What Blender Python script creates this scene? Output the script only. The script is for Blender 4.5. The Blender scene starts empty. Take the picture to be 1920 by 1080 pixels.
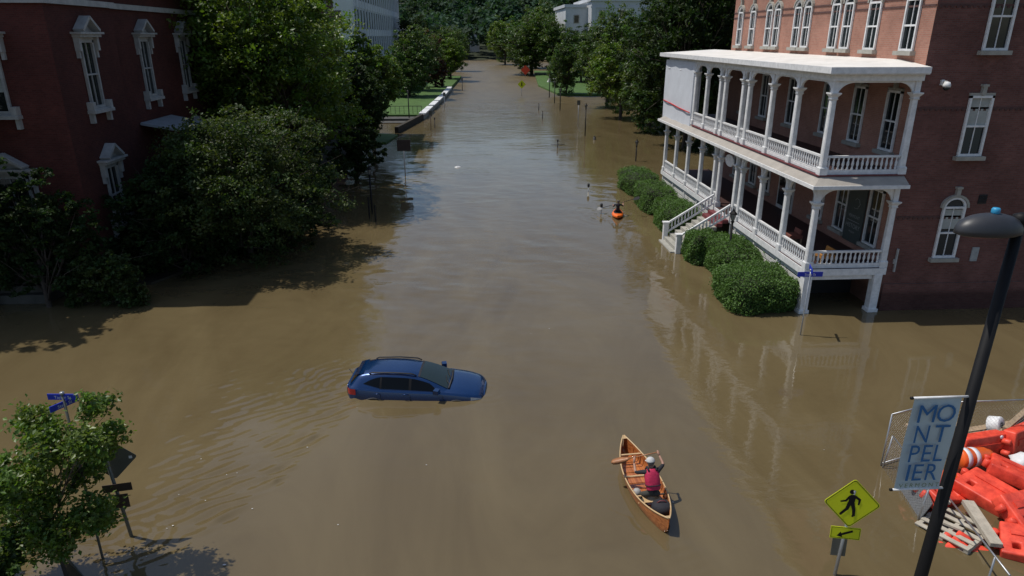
import bpy, math, random
import numpy as np
from mathutils import Vector, Matrix

scene = bpy.context.scene
COL = scene.collection
R = math.radians
# ------------------------------------------------------------------ camera, sky, sun, exposure
cam_d = bpy.data.cameras.new('camera'); cam = bpy.data.objects.new('camera', cam_d); COL.objects.link(cam)
cam.location = (0, 0, 11.0); cam.rotation_euler = (R(90 - 20.24), 0, R(-3.35))
cam_d.sensor_width = 36; cam_d.lens = 24.0; cam_d.clip_start = 0.1; cam_d.clip_end = 5000
scene.camera = cam
SUN = Vector((-0.48, 0.13, 1.0)).normalized()
elev = math.asin(SUN.z); azim = math.atan2(SUN.x, SUN.y)
world = bpy.data.worlds.new('World'); scene.world = world; world.use_nodes = True
wn = world.node_tree; bgn = wn.nodes['Background']
sky = wn.nodes.new('ShaderNodeTexSky'); sky.sky_type = 'NISHITA'; sky.sun_disc = False
sky.sun_elevation = elev; sky.sun_rotation = azim; sky.altitude = 160; sky.air_density = 1.0; sky.dust_density = 1.2; sky.ozone_density = 1.0
wn.links.new(sky.outputs[0], bgn.inputs[0]); bgn.inputs[1].default_value = 0.125
sun_d = bpy.data.lights.new('sun', 'SUN'); sun = bpy.data.objects.new('sun', sun_d); COL.objects.link(sun)
sun_d.energy = 4.4; sun_d.angle = R(0.53); sun_d.color = (1.0, 0.95, 0.87)
sun.rotation_euler = SUN.to_track_quat('Z', 'Y').to_euler(); sun.location = (-60, 30, 90)
scene.view_settings.view_transform = 'Standard'; scene.view_settings.look = 'None'
scene.view_settings.gamma = 1.0; scene.view_settings.use_curve_mapping = False; scene.view_settings.exposure = -0.35

# ------------------------------------------------------------------ helpers
OFF = {}
def setp(o, label=None, cat=None, group=None, kind=None):
    if label: o['label'] = label
    if cat: o['category'] = cat
    if group: o['group'] = group
    if kind: o['kind'] = kind
    return o
def empty(name, loc, label=None, cat=None, group=None, rz=0.0):
    o = bpy.data.objects.new(name, None); COL.objects.link(o)
    o.location = loc; o.rotation_euler = (0, 0, rz); o.empty_display_size = 0.3
    OFF[o] = Vector((0, 0, 0))
    return setp(o, label, cat, group)
def wempty(name, loc, label=None, cat=None, group=None):      # parts of this thing are written in world coordinates
    o = empty(name, loc, label, cat, group); OFF[o] = Vector(loc); return o
def link_mesh(name, me, parent=None, loc=(0, 0, 0), rot=(0, 0, 0), scale=None):
    o = bpy.data.objects.new(name, me); COL.objects.link(o)
    o.location = loc; o.rotation_euler = rot
    if scale is not None: o.scale = scale if not isinstance(scale, (int, float)) else (scale,) * 3
    if parent is not None:
        o.parent = parent; OFF[o] = OFF.get(parent, Vector((0, 0, 0)))
    else: OFF[o] = Vector((0, 0, 0))
    return o
def inst(name, me, wloc, parent, rot=(0, 0, 0), scale=None):   # shared mesh at a world position under a wempty tree
    return link_mesh(name, me, parent, Vector(wloc) - OFF[parent], rot, scale)
def copy_tree(o, parent=None):
    c = o.copy(); COL.objects.link(c); c.parent = parent
    for ch in o.children: copy_tree(ch, c)
    return c

class MB:
    def __init__(s): s.v = []; s.f = []; s.m = []; s.s = []
    def add(s, vs, fs, m=0, sm=False):
        b = len(s.v); s.v += [tuple(p) for p in vs]
        for f in fs: s.f.append([i + b for i in f]); s.m.append(m); s.s.append(sm)
    def box(s, x0, x1, y0, y1, z0, z1, m=0):
        if x0 > x1: x0, x1 = x1, x0
        if y0 > y1: y0, y1 = y1, y0
        s.add([(x0,y0,z0),(x1,y0,z0),(x1,y1,z0),(x0,y1,z0),(x0,y0,z1),(x1,y0,z1),(x1,y1,z1),(x0,y1,z1)],
              [(0,3,2,1),(4,5,6,7),(0,1,5,4),(1,2,6,5),(2,3,7,6),(3,0,4,7)], m)
    def obox(s, c, size, mat3, m=0):
        h = Vector(size) / 2; vs = []
        for sz in (-1, 1):
            for sx, sy in ((-1,-1),(1,-1),(1,1),(-1,1)):
                vs.append(Vector(c) + mat3 @ Vector((sx*h.x, sy*h.y, sz*h.z)))
        s.add(vs, [(0,3,2,1),(4,5,6,7),(0,1,5,4),(1,2,6,5),(2,3,7,6),(3,0,4,7)], m)
    def beam(s, a, b, w, h, m=0, upv=(0,0,1)):
        a = Vector(a); b = Vector(b); d = b - a; L = d.length; d = d.normalized()
        u = Vector(upv)
        if abs(d.dot(u)) > 0.98: u = Vector((1,0,0))
        sd = d.cross(u).normalized(); u = sd.cross(d)
        s.obox((a+b)/2, (w, h, L), Matrix((sd, u, d)).transposed(), m)
    def tube(s, pts, rad, n=8, m=0, caps=True, sm=True):
        pts = [Vector(p) for p in pts]; k = len(pts)
        if isinstance(rad, (int, float)): rad = [rad] * k
        vs = []; fs = []; pu = None
        for i, p in enumerate(pts):
            d = (pts[min(i+1,k-1)] - pts[max(i-1,0)])
            d = d.normalized() if d.length > 1e-9 else Vector((0,0,1))
            if pu is None:
                pu = Vector((0,0,1)) if abs(d.z) < 0.9 else Vector((1,0,0))
            a = d.cross(pu)
            a = a.normalized() if a.length > 1e-6 else d.orthogonal().normalized()
            b = d.cross(a); pu = a.cross(d)
            for j in range(n):
                t = 2*math.pi*j/n; vs.append(p + (a*math.cos(t) + b*math.sin(t))*rad[i])
        for i in range(k-1):
            for j in range(n):
                fs.append((i*n+j, i*n+(j+1)%n, (i+1)*n+(j+1)%n, (i+1)*n+j))
        if caps: fs.append(tuple(range(n-1,-1,-1))); fs.append(tuple((k-1)*n+j for j in range(n)))
        s.add(vs, fs, m, sm)
    def lathe(s, prof, c=(0,0,0), n=12, m=0, sm=True):
        vs = []; fs = []; k = len(prof)
        for r, z in prof:
            for j in range(n):
                t = 2*math.pi*(j+.5)/n; vs.append((c[0]+r*math.cos(t), c[1]+r*math.sin(t), c[2]+z))
        for i in range(k-1):
            for j in range(n): fs.append((i*n+j, i*n+(j+1)%n, (i+1)*n+(j+1)%n, (i+1)*n+j))
        fs.append(tuple(range(n-1,-1,-1))); fs.append(tuple((k-1)*n+j for j in range(n)))
        s.add(vs, fs, m, sm)
    def prism(s, poly, o, ax, ay, th, m=0):      # outline in the plane (ax, ay) at o, thickness along ax x ay
        o = Vector(o); ax = Vector(ax); ay = Vector(ay); nn = ax.cross(ay).normalized(); k = len(poly)
        vs = [o + ax*p[0] + ay*p[1] for p in poly]; vs += [v + nn*th for v in vs]
        fs = [tuple(range(k-1,-1,-1)), tuple(range(k, 2*k))] + [(i, (i+1)%k, k+(i+1)%k, k+i) for i in range(k)]
        s.add(vs, fs, m)
    def mesh(s, name, mats, off=None):
        me = bpy.data.meshes.new(name); vs = s.v
        if off is not None and off.length > 0: vs = [(x-off.x, y-off.y, z-off.z) for x, y, z in vs]
        me.from_pydata(vs, [], s.f)
        for mt in (mats if isinstance(mats, (list, tuple)) else [mats]): me.materials.append(mt)
        me.polygons.foreach_set('material_index', s.m); me.polygons.foreach_set('use_smooth', s.s); me.update()
        return me
    def build(s, name, mats, parent=None):
        off = OFF.get(parent) if parent is not None else None
        return link_mesh(name, s.mesh(name, mats, off), parent)

# ---- materials
def mk(name):
    m = bpy.data.materials.new(name); m.use_nodes = True
    return m, m.node_tree, m.node_tree.nodes['Principled BSDF']
def N(nt, t, **kw):
    n = nt.nodes.new(t)
    for k, v in kw.items():
        if k in n.inputs.keys() if isinstance(k, str) else False: n.inputs[k].default_value = v
        else: setattr(n, k, v)
    return n
def c4(c): return (c[0], c[1], c[2], 1.0)
def plain(name, col, rough=0.6, var=0.18, scale=4.0, metal=0.0, bump=0.0, bscale=60.0, col2=None, spec=0.5, coat=0.0):
    m, nt, b = mk(name); L = nt.links
    tc = N(nt, 'ShaderNodeTexCoord')
    no = N(nt, 'ShaderNodeTexNoise'); no.inputs['Scale'].default_value = scale; no.inputs['Detail'].default_value = 6; no.inputs['Roughness'].default_value = 0.65
    L.new(tc.outputs['Object'], no.inputs['Vector'])
    rp = N(nt, 'ShaderNodeValToRGB'); e = rp.color_ramp.elements
    e[0].position = 0.3; e[1].position = 0.7
    a = [max(0, c*(1-var)) for c in col]; bb = [min(1, c*(1+var)) for c in (col if col2 is None else col2)]
    e[0].color = c4(a); e[1].color = c4(bb)
    L.new(no.outputs['Fac'], rp.inputs['Fac']); L.new(rp.outputs['Color'], b.inputs['Base Color'])
    b.inputs['Roughness'].default_value = rough; b.inputs['Metallic'].default_value = metal; b.inputs['Specular IOR Level'].default_value = spec
    if coat: b.inputs['Coat Weight'].default_value = coat; b.inputs['Coat Roughness'].default_value = 0.04
    if bump:
        n2 = N(nt, 'ShaderNodeTexNoise'); n2.inputs['Scale'].default_value = bscale; n2.inputs['Detail'].default_value = 4
        L.new(tc.outputs['Object'], n2.inputs['Vector'])
        bp = N(nt, 'ShaderNodeBump'); bp.inputs['Strength'].default_value = bump; bp.inputs['Distance'].default_value = 0.02
        L.new(n2.outputs['Fac'], bp.inputs['Height']); L.new(bp.outputs['Normal'], b.inputs['Normal'])
    return m
def brick_mat(name, c1, c2, mortar, axis, stain=(0.6, 1.6), dirt=0.35):
    m, nt, b = mk(name); L = nt.links
    g = N(nt, 'ShaderNodeNewGeometry'); sp = N(nt, 'ShaderNodeSeparateXYZ'); L.new(g.outputs['Position'], sp.inputs[0])
    cb = N(nt, 'ShaderNodeCombineXYZ'); L.new(sp.outputs['Y' if axis == 'x' else 'X'], cb.inputs[0]); L.new(sp.outputs['Z'], cb.inputs[1])
    bt = N(nt, 'ShaderNodeTexBrick'); bt.inputs['Scale'].default_value = 1.0
    bt.inputs['Brick Width'].default_value = 0.215; bt.inputs['Row Height'].default_value = 0.075; bt.inputs['Mortar Size'].default_value = 0.009
    bt.inputs['Color1'].default_value = c4(c1); bt.inputs['Color2'].default_value = c4(c2); bt.inputs['Mortar'].default_value = c4(mortar); bt.inputs['Bias'].default_value = 0.0
    L.new(cb.outputs[0], bt.inputs['Vector'])
    no = N(nt, 'ShaderNodeTexNoise'); no.inputs['Scale'].default_value = 0.55; no.inputs['Detail'].default_value = 7; no.inputs['Roughness'].default_value = 0.7
    L.new(g.outputs['Position'], no.inputs['Vector'])
    rp = N(nt, 'ShaderNodeMapRange'); rp.inputs['From Min'].default_value = 0.3; rp.inputs['From Max'].default_value = 0.75; rp.inputs['To Min'].default_value = 1-dirt; rp.inputs['To Max'].default_value = 1.12
    L.new(no.outputs['Fac'], rp.inputs['Value'])
    # flood stain near the water line (a wet, muddy band with a wavy edge)
    ad = N(nt, 'ShaderNodeMath', operation='MULTIPLY_ADD'); L.new(no.outputs['Fac'], ad.inputs[0]); ad.inputs[1].default_value = -0.5; L.new(sp.outputs['Z'], ad.inputs[2])
    mr = N(nt, 'ShaderNodeMapRange'); L.new(ad.outputs[0], mr.inputs['Value']); mr.inputs['From Min'].default_value = stain[0]-.15; mr.inputs['From Max'].default_value = stain[0]+.1; mr.inputs['To Min'].default_value = 0.5; mr.inputs['To Max'].default_value = 1.0
    mu = N(nt, 'ShaderNodeMath', operation='MULTIPLY'); L.new(rp.outputs[0], mu.inputs[0]); L.new(mr.outputs[0], mu.inputs[1])
    mx = N(nt, 'ShaderNodeVectorMath', operation='SCALE'); L.new(bt.outputs['Color'], mx.inputs[0]); L.new(mu.outputs[0], mx.inputs['Scale'])
    L.new(mx.outputs[0], b.inputs['Base Color']); b.inputs['Roughness'].default_value = 0.85; b.inputs['Specular IOR Level'].default_value = 0.25
    bp = N(nt, 'ShaderNodeBump'); bp.inputs['Strength'].default_value = 0.5; bp.inputs['Distance'].default_value = 0.008; bp.invert = True
    L.new(bt.outputs['Fac'], bp.inputs['Height']); L.new(bp.outputs['Normal'], b.inputs['Normal'])
    return m
def leaf_mat(name, col, trans=0.35, rough=0.42, spec=0.45):
    m, nt, b = mk(name); L = nt.links
    at = N(nt, 'ShaderNodeAttribute'); at.attribute_name = 'tint'
    mx = N(nt, 'ShaderNodeMix', data_type='RGBA', blend_type='MULTIPLY'); mx.inputs['Factor'].default_value = 1.0
    mx.inputs['A'].default_value = c4(col); L.new(at.outputs['Color'], mx.inputs['B'])
    L.new(mx.outputs['Result'], b.inputs['Base Color']); b.inputs['Roughness'].default_value = rough; b.inputs['Specular IOR Level'].default_value = spec
    tr = N(nt, 'ShaderNodeBsdfTranslucent'); m2 = N(nt, 'ShaderNodeMix', data_type='RGBA', blend_type='MULTIPLY'); m2.inputs['Factor'].default_value = 1.0
    L.new(mx.outputs['Result'], m2.inputs['A']); m2.inputs['B'].default_value = (1.5, 1.6, 0.6, 1); L.new(m2.outputs['Result'], tr.inputs['Color'])
    ms = N(nt, 'ShaderNodeMixShader'); ms.inputs[0].default_value = trans
    L.new(b.outputs[0], ms.inputs[1]); L.new(tr.outputs[0], ms.inputs[2])
    L.new(ms.outputs[0], nt.nodes['Material Output'].inputs['Surface'])
    return m
def glassy(name, col, rough=0.05, ior=1.5):
    m, nt, b = mk(name); b.inputs['Base Color'].default_value = c4(col); b.inputs['Roughness'].default_value = rough; b.inputs['IOR'].default_value = ior
    tc = N(nt, 'ShaderNodeTexCoord'); no = N(nt, 'ShaderNodeTexNoise'); no.inputs['Scale'].default_value = 1.3; no.inputs['Detail'].default_value = 1
    nt.links.new(tc.outputs['Object'], no.inputs['Vector'])
    bp = N(nt, 'ShaderNodeBump'); bp.inputs['Strength'].default_value = 0.08; bp.inputs['Distance'].default_value = 0.05
    nt.links.new(no.outputs['Fac'], bp.inputs['Height']); nt.links.new(bp.outputs['Normal'], b.inputs['Normal'])
    return m

M = {}
M['white'] = plain('white_paint', (0.66, 0.67, 0.67), 0.55, 0.10, 5.0, col2=(0.76, 0.76, 0.76))
M['white_old'] = plain('worn_white_paint', (0.6, 0.6, 0.58), 0.6, 0.16, 2.6)
M['roofwhite'] = plain('white_roof_membrane', (0.70, 0.68, 0.63), 0.65, 0.06, 1.1, col2=(0.80, 0.78, 0.74))
M['cornice'] = plain('tan_skirt_roof', (0.36, 0.33, 0.29), 0.6, 0.15, 1.5)
M['redtrim'] = plain('dark_red_trim', (0.16, 0.035, 0.04), 0.6, 0.2, 4)
M['deckfloor'] = plain('porch_floor_shade_toned', (0.05, 0.024, 0.022), 0.55, 0.2, 3)  # colour taken darker to deepen the shade inside the porch
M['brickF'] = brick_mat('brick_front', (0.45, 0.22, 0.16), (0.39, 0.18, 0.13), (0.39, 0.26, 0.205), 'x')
M['brickShaded'] = brick_mat('brick_side_shade_toned', (0.22, 0.095, 0.08), (0.17, 0.068, 0.058), (0.17, 0.11, 0.095), 'y', dirt=0.45)  # same brick as the front, with the side's shade darkened into its colour
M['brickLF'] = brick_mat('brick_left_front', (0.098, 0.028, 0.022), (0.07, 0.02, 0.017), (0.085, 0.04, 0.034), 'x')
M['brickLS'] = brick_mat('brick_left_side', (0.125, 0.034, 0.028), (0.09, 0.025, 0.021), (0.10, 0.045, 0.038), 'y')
M['dbrick'] = plain('dark_brick_band', (0.09, 0.045, 0.04), 0.85, 0.3, 8)
M['stone'] = plain('grey_sandstone', (0.34, 0.33, 0.29), 0.8, 0.2, 3, bump=0.3)
M['hood'] = plain('painted_stone_trim', (0.36, 0.36, 0.35), 0.7, 0.2, 3)
M['glass'] = glassy('window_glass', (0.012, 0.016, 0.017))
M['curtain'] = plain('pale_window_shade', (0.36, 0.38, 0.36), 0.7, 0.2, 2.2)
M['concrete'] = plain('pale_concrete', (0.56, 0.58, 0.60), 0.8, 0.1, 0.15)
M['granite'] = plain('pale_granite', (0.5, 0.52, 0.54), 0.8, 0.1, 0.2)
M['bark'] = plain('bark', (0.065, 0.05, 0.04), 0.9, 0.35, 5, bump=0.6, bscale=14)
M['grass'] = plain('lawn_grass', (0.055, 0.115, 0.02), 0.9, 0.3, 0.8, bump=0.5, bscale=20)
M['soil'] = plain('dark_soil', (0.04, 0.033, 0.022), 0.95, 0.3, 1.5)
M['darkstone'] = plain('shade_darkened_stone', (0.07, 0.068, 0.06), 0.8, 0.3, 2)  # stone darkened to stand in for shade on plinth, steps and ceiling
M['duff'] = plain('forest_floor', (0.02, 0.03, 0.012), 0.95, 0.3, 0.05)
M['silt'] = plain('river_silt', (0.1, 0.08, 0.05), 0.95, 0.2, 0.3)
M['black'] = plain('black_paint', (0.007, 0.007, 0.008), 0.6, 0.2, 5, spec=0.25)
M['blackmatt'] = plain('black_plastic', (0.02, 0.02, 0.022), 0.6, 0.2, 8)
M['galv'] = plain('galvanised_steel', (0.4, 0.41, 0.42), 0.42, 0.15, 6, metal=0.8)
M['signback'] = plain('sign_back_metal', (0.13, 0.135, 0.12), 0.5, 0.15, 2, metal=0.4)
M['brownback'] = plain('brown_sign_back', (0.055, 0.035, 0.03), 0.6, 0.2, 3)
M['yellow'] = plain('fluorescent_yellow', (0.64, 0.70, 0.012), 0.45, 0.05, 3)
M['blue'] = plain('street_sign_blue', (0.012, 0.035, 0.42), 0.45, 0.08, 3)
M['sticker'] = plain('white_lettering', (0.7, 0.72, 0.75), 0.5, 0.05, 3)
M['dirty_letter'] = plain('grey_lettering', (0.32, 0.34, 0.34), 0.6, 0.2, 6)
M['orange'] = plain('orange_plastic', (0.62, 0.045, 0.024), 0.5, 0.22, 4.0, bump=0.14, bscale=7, col2=(0.80, 0.085, 0.045))
M['coneorange'] = plain('barrel_orange', (0.8, 0.13, 0.02), 0.4, 0.12, 2)
M['wood'] = plain('weathered_timber', (0.33, 0.24, 0.15), 0.8, 0.3, 6, bump=0.2)
M['palewood'] = plain('pale_pallet_wood', (0.40, 0.36, 0.29), 0.85, 0.2, 6, bump=0.2)
M['rust'] = plain('orange_sign', (0.72, 0.06, 0.015), 0.5, 0.1, 2)
# ------------------------------------------------------------------ value noise
def vnoise(x, y, seed=0):
    rng = np.random.RandomState(seed); T = rng.rand(256, 256)
    xi = np.floor(x).astype(int); yi = np.floor(y).astype(int); fx = x-xi; fy = y-yi
    fx = fx*fx*(3-2*fx); fy = fy*fy*(3-2*fy)
    g = lambda a, b: T[a % 256, b % 256]
    return (g(xi,yi)*(1-fx)+g(xi+1,yi)*fx)*(1-fy) + (g(xi,yi+1)*(1-fx)+g(xi+1,yi+1)*fx)*fy
def fbm(x, y, seed=0, o=4):
    s = 0; a = 0.5; t = 0
    for i in range(o): s = s + a*vnoise(x*2**i, y*2**i, seed+i); t += a; a *= 0.5
    return s/t
def sstep(a, b, x):
    t = np.clip((x-a)/(b-a), 0, 1); return t*t*(3-2*t)

# ------------------------------------------------------------------ flood water: one sheet with real waves
def wave_z(X, Y):
    rng = np.random.RandomState(5); z = np.zeros_like(X)
    calm = 0.35 + 1.3*sstep(0.35, 0.7, fbm(X*0.11+3, Y*0.07+9, 11)); far = np.clip((Y-24)/40, 0, 1)
    lim = np.clip((70-Y)/20, 0, 1)
    for i in range(26):
        lam = 0.55*1.13**(i % 13)*(1+0.2*rng.rand()); th = rng.normal(1.35, 0.75); k = 2*math.pi/lam
        z += 0.0019*lam/2/math.pi*3.0*np.sin(k*(X*math.cos(th)+Y*math.sin(th)) + rng.rand()*6.28 + 2.5*vnoise(X*.3, Y*.3, 40+i))*(calm*(0.7+1.5*far))*lim
    # wake trailing from the tail of the flooded car towards the lower left
    a = np.array((-3.55, 19.5)); b = np.array((-7.3, 11.2)); u = (b-a)/np.linalg.norm(b-a); n = np.array((u[1], -u[0]))
    if n[0] > 0: n = -n
    s = (X-a[0])*u[0] + (Y-a[1])*u[1]; d = (X-a[0])*n[0] + (Y-a[1])*n[1]
    d = d + 0.9*(fbm(X*.45, Y*.45, 3)-.5) + 0.05*s
    env = sstep(-0.1, 0.5, d)*np.exp(-np.clip(d,0,9)/2.2)*sstep(-2.4, 0.4, s)*sstep(9.5, 5.0, s)
    env = env*(0.25+1.3*sstep(.32,.72,fbm(X*.9+.4*Y, Y*1.1, 21)))
    for th, lam, A, sd in ((34, .34, .015, 8), (46, .45, .014, 31), (24, .27, .008, 33), (60, .6, .013, 35)):   # short crests set en echelon
        c_, s_ = math.cos(R(th)), math.sin(R(th)); q = -X*s_ + Y*c_
        z += A*env*np.sin(2*math.pi*q/lam + 7.0*fbm(X*.55, Y*.55, sd)) * (.4+1.2*vnoise(X*1.3, Y*1.9, sd+1))
    # arcs breaking off the rear bumper, upstream side
    rx = X+3.9; ry = Y-20.6; rr = np.sqrt(rx*rx+ry*ry); an = np.arctan2(ry, -rx)
    e2 = np.exp(-((rr-1.7)/1.4)**2)*np.exp(-((an-.35)/.75)**2)
    z += 0.012*e2*np.sin(2*math.pi*(rr+1.1*fbm(X*.8,Y*.8,2))/0.38)*(.3+1.3*vnoise(X*2.1,Y*2.1,71))
    # canoe: small bow ripple and wake
    for (px, py, dx, dy, L) in ((4.40, 12.7, 0.35, -1.0, 3.2),):
        nn = math.hypot(dx, dy); dx /= nn; dy /= nn
        s = (X-px)*dx+(Y-py)*dy; q = np.abs(-(X-px)*dy+(Y-py)*dx)
        z += 0.012*np.exp(-((q-0.12-0.28*np.clip(s,0,9))/0.16)**2)*sstep(-.1,.3,s)*np.exp(-np.clip(s,0,9)/L)
        z += 0.007*np.exp(-(q/0.3)**2)*sstep(0,.3,s)*np.exp(-np.clip(s,0,9)/1.5)*np.sin(22*s)
    # rings round posts, kayak, paddle
    for px, py, A, lam, rd in ((-8.11,13.5,.005,.3,1.0),(12.72,23.8,.0015,.3,.9),(8.45,43.7,.006,.5,1.6),(9.4,43,.012,.6,2.6),(3.55,15.4,.004,.25,.7),(8.7,50.3,.006,.5,1.6),(0.3,20.0,.004,.3,1.0)):
        r = np.sqrt((X-px)**2+(Y-py)**2); z += A*np.exp(-(r/rd)**2)*np.sin(2*math.pi*r/lam)
    return z
def lines(segs):
    out = [segs[0][0]]
    for a, b, st in segs:
        n = max(1, int(round((b-a)/st))); out += [a+(b-a)*(i+1)/n for i in range(n)]
    return np.array(out)
gx_ = lines([(-900,-100,100),(-100,-40,10),(-40,-14,.7),(-14,-9,.2),(-9,-2,.06),(-2,9,.1),(9,15,.2),(15,40,.7),(40,100,10),(100,900,100)])
gy_ = lines([(-120,-20,20),(-20,8,4),(8,10.4,.3),(10.4,22,.06),(22,34,.13),(34,60,.25),(60,90,.6),(90,200,2),(200,1000,50)])
XX, YY = np.meshgrid(gx_, gy_); ZZ = wave_z(XX, YY)
nx, ny = len(gx_), len(gy_)
wv = np.stack([XX.ravel(), YY.ravel(), ZZ.ravel()], 1).astype(np.float32)
ii = (np.arange(ny-1)[:,None]*nx + np.arange(nx-1)[None,:]).ravel()
wf = np.stack([ii, ii+1, ii+1+nx, ii+nx], 1).astype(np.int32)
def np_mesh(name, v, f, mats, smooth=True):
    me = bpy.data.meshes.new(name); k = f.shape[1]
    me.vertices.add(len(v)); me.vertices.foreach_set('co', np.ascontiguousarray(v, dtype=np.float32).ravel())
    me.loops.add(f.size); me.loops.foreach_set('vertex_index', np.ascontiguousarray(f, dtype=np.int32).ravel())
    me.polygons.add(len(f)); me.polygons.foreach_set('loop_start', np.arange(0, f.size, k, dtype=np.int32))
    me.polygons.foreach_set('use_smooth', np.full(len(f), smooth))
    me.update(calc_edges=True)
    for mt in (mats if isinstance(mats, (list, tuple)) else [mats]): me.materials.append(mt)
    return me
def water_mat():
    m, nt, b = mk('muddy_flood_water'); L = nt.links
    g = N(nt, 'ShaderNodeNewGeometry')
    n0 = N(nt, 'ShaderNodeTexNoise'); n0.inputs['Scale'].default_value = 0.09; n0.inputs['Detail'].default_value = 5; n0.inputs['Distortion'].default_value = 1.8; n0.inputs['Roughness'].default_value = .62
    m0 = N(nt, 'ShaderNodeMapping'); m0.inputs['Scale'].default_value = (2.4, .8, 1); m0.inputs['Rotation'].default_value = (0, 0, .35); L.new(g.outputs['Position'], m0.inputs['Vector']); L.new(m0.outputs[0], n0.inputs['Vector'])
    rp = N(nt, 'ShaderNodeValToRGB'); e = rp.color_ramp.elements; e[0].position = .3; e[1].position = .7
    e[0].color = (0.108, 0.080, 0.039, 1); e[1].color = (0.150, 0.115, 0.058, 1)
    L.new(n0.outputs['Fac'], rp.inputs['Fac']); L.new(rp.outputs['Color'], b.inputs['Base Color'])
    b.inputs['IOR'].default_value = 1.58; b.inputs['Roughness'].default_value = 0.035
    py_ = N(nt, 'ShaderNodeSeparateXYZ'); L.new(g.outputs['Position'], py_.inputs[0])
    rr = N(nt, 'ShaderNodeMapRange'); L.new(py_.outputs['Y'], rr.inputs['Value'])          # waves too small to resolve far off act as roughness
    for k, v in (('From Min', 65), ('From Max', 160), ('To Min', 0.035), ('To Max', 0.42)): rr.inputs[k].default_value = v
    L.new(rr.outputs[0], b.inputs['Roughness'])
    # fine ripples, stretched across the stream; livelier down the street than in the calm foreground
    mp = N(nt, 'ShaderNodeMapping'); mp.inputs['Scale'].default_value = (0.8, 1.5, 1); L.new(g.outputs['Position'], mp.inputs['Vector'])
    a = N(nt, 'ShaderNodeTexNoise'); a.inputs['Scale'].default_value = 3.2; a.inputs['Detail'].default_value = 3; a.inputs['Distortion'].default_value = .6; L.new(mp.outputs[0], a.inputs['Vector'])
    bq = N(nt, 'ShaderNodeTexNoise'); bq.inputs['Scale'].default_value = 0.55; bq.inputs['Detail'].default_value = 3; bq.inputs['Distortion'].default_value = .8; L.new(mp.outputs[0], bq.inputs['Vector'])
    pz = N(nt, 'ShaderNodeSeparateXYZ'); L.new(g.outputs['Position'], pz.inputs[0])
    fr = N(nt, 'ShaderNodeMapRange'); L.new(pz.outputs['Y'], fr.inputs['Value'])
    for k, v in (('From Min', 22), ('From Max', 95), ('To Min', 0.3), ('To Max', 1.0)): fr.inputs[k].default_value = v
    # standing chop over the drowned kerbs further down the street
    dm = N(nt, 'ShaderNodeVectorMath', operation='DISTANCE'); sc = N(nt, 'ShaderNodeMapping'); sc.inputs['Scale'].default_value = (1, .45, 1); L.new(g.outputs['Position'], sc.inputs['Vector'])
    L.new(sc.outputs[0], dm.inputs[0]); dm.inputs[1].default_value = (5, 54, 0)
    ch = N(nt, 'ShaderNodeMapRange'); L.new(dm.outputs['Value'], ch.inputs['Value'])
    for k, v in (('From Min', 3), ('From Max', 11), ('To Min', 4.5), ('To Max', 1.0)): ch.inputs[k].default_value = v
    n2 = N(nt, 'ShaderNodeTexNoise'); n2.inputs['Scale'].default_value = 0.16; n2.inputs['Detail'].default_value = 2; L.new(g.outputs['Position'], n2.inputs['Vector'])
    pt = N(nt, 'ShaderNodeMapRange'); L.new(n2.outputs['Fac'], pt.inputs['Value'])
    for k, v in (('From Min', .38), ('From Max', .62), ('To Min', 0.45), ('To Max', 1.5)): pt.inputs[k].default_value = v
    f2 = N(nt, 'ShaderNodeMapRange'); L.new(pz.outputs['Y'], f2.inputs['Value'])
    for k, v in (('From Min', 120), ('From Max', 220), ('To Min', 1.0), ('To Max', 3.2)): f2.inputs[k].default_value = v
    f3 = N(nt, 'ShaderNodeMath', operation='MULTIPLY'); L.new(fr.outputs[0], f3.inputs[0]); L.new(f2.outputs[0], f3.inputs[1])
    am = N(nt, 'ShaderNodeMath', operation='MULTIPLY'); L.new(f3.outputs[0], am.inputs[0]); L.new(pt.outputs[0], am.inputs[1])
    a2 = N(nt, 'ShaderNodeMath', operation='MULTIPLY'); L.new(am.outputs[0], a2.inputs[0]); L.new(ch.outputs[0], a2.inputs[1])
    h1 = N(nt, 'ShaderNodeMath', operation='MULTIPLY'); L.new(a.outputs['Fac'], h1.inputs[0]); h1.inputs[1].default_value = 0.0075
    h2 = N(nt, 'ShaderNodeMath', operation='MULTIPLY_ADD'); L.new(bq.outputs['Fac'], h2.inputs[0]); h2.inputs[1].default_value = 0.032; L.new(h1.outputs[0], h2.inputs[2])
    hh = N(nt, 'ShaderNodeMath', operation='MULTIPLY'); L.new(h2.outputs[0], hh.inputs[0]); L.new(a2.outputs[0], hh.inputs[1])
    bp = N(nt, 'ShaderNodeBump'); bp.inputs['Strength'].default_value = 1.0; bp.inputs['Distance'].default_value = 1.0
    L.new(hh.outputs[0], bp.inputs['Height']); L.new(bp.outputs['Normal'], b.inputs['Normal'])
    return m
M['water'] = water_mat()
setp(link_mesh('flood_water', np_mesh('flood_water', wv, wf, M['water'])), kind='structure')

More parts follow.
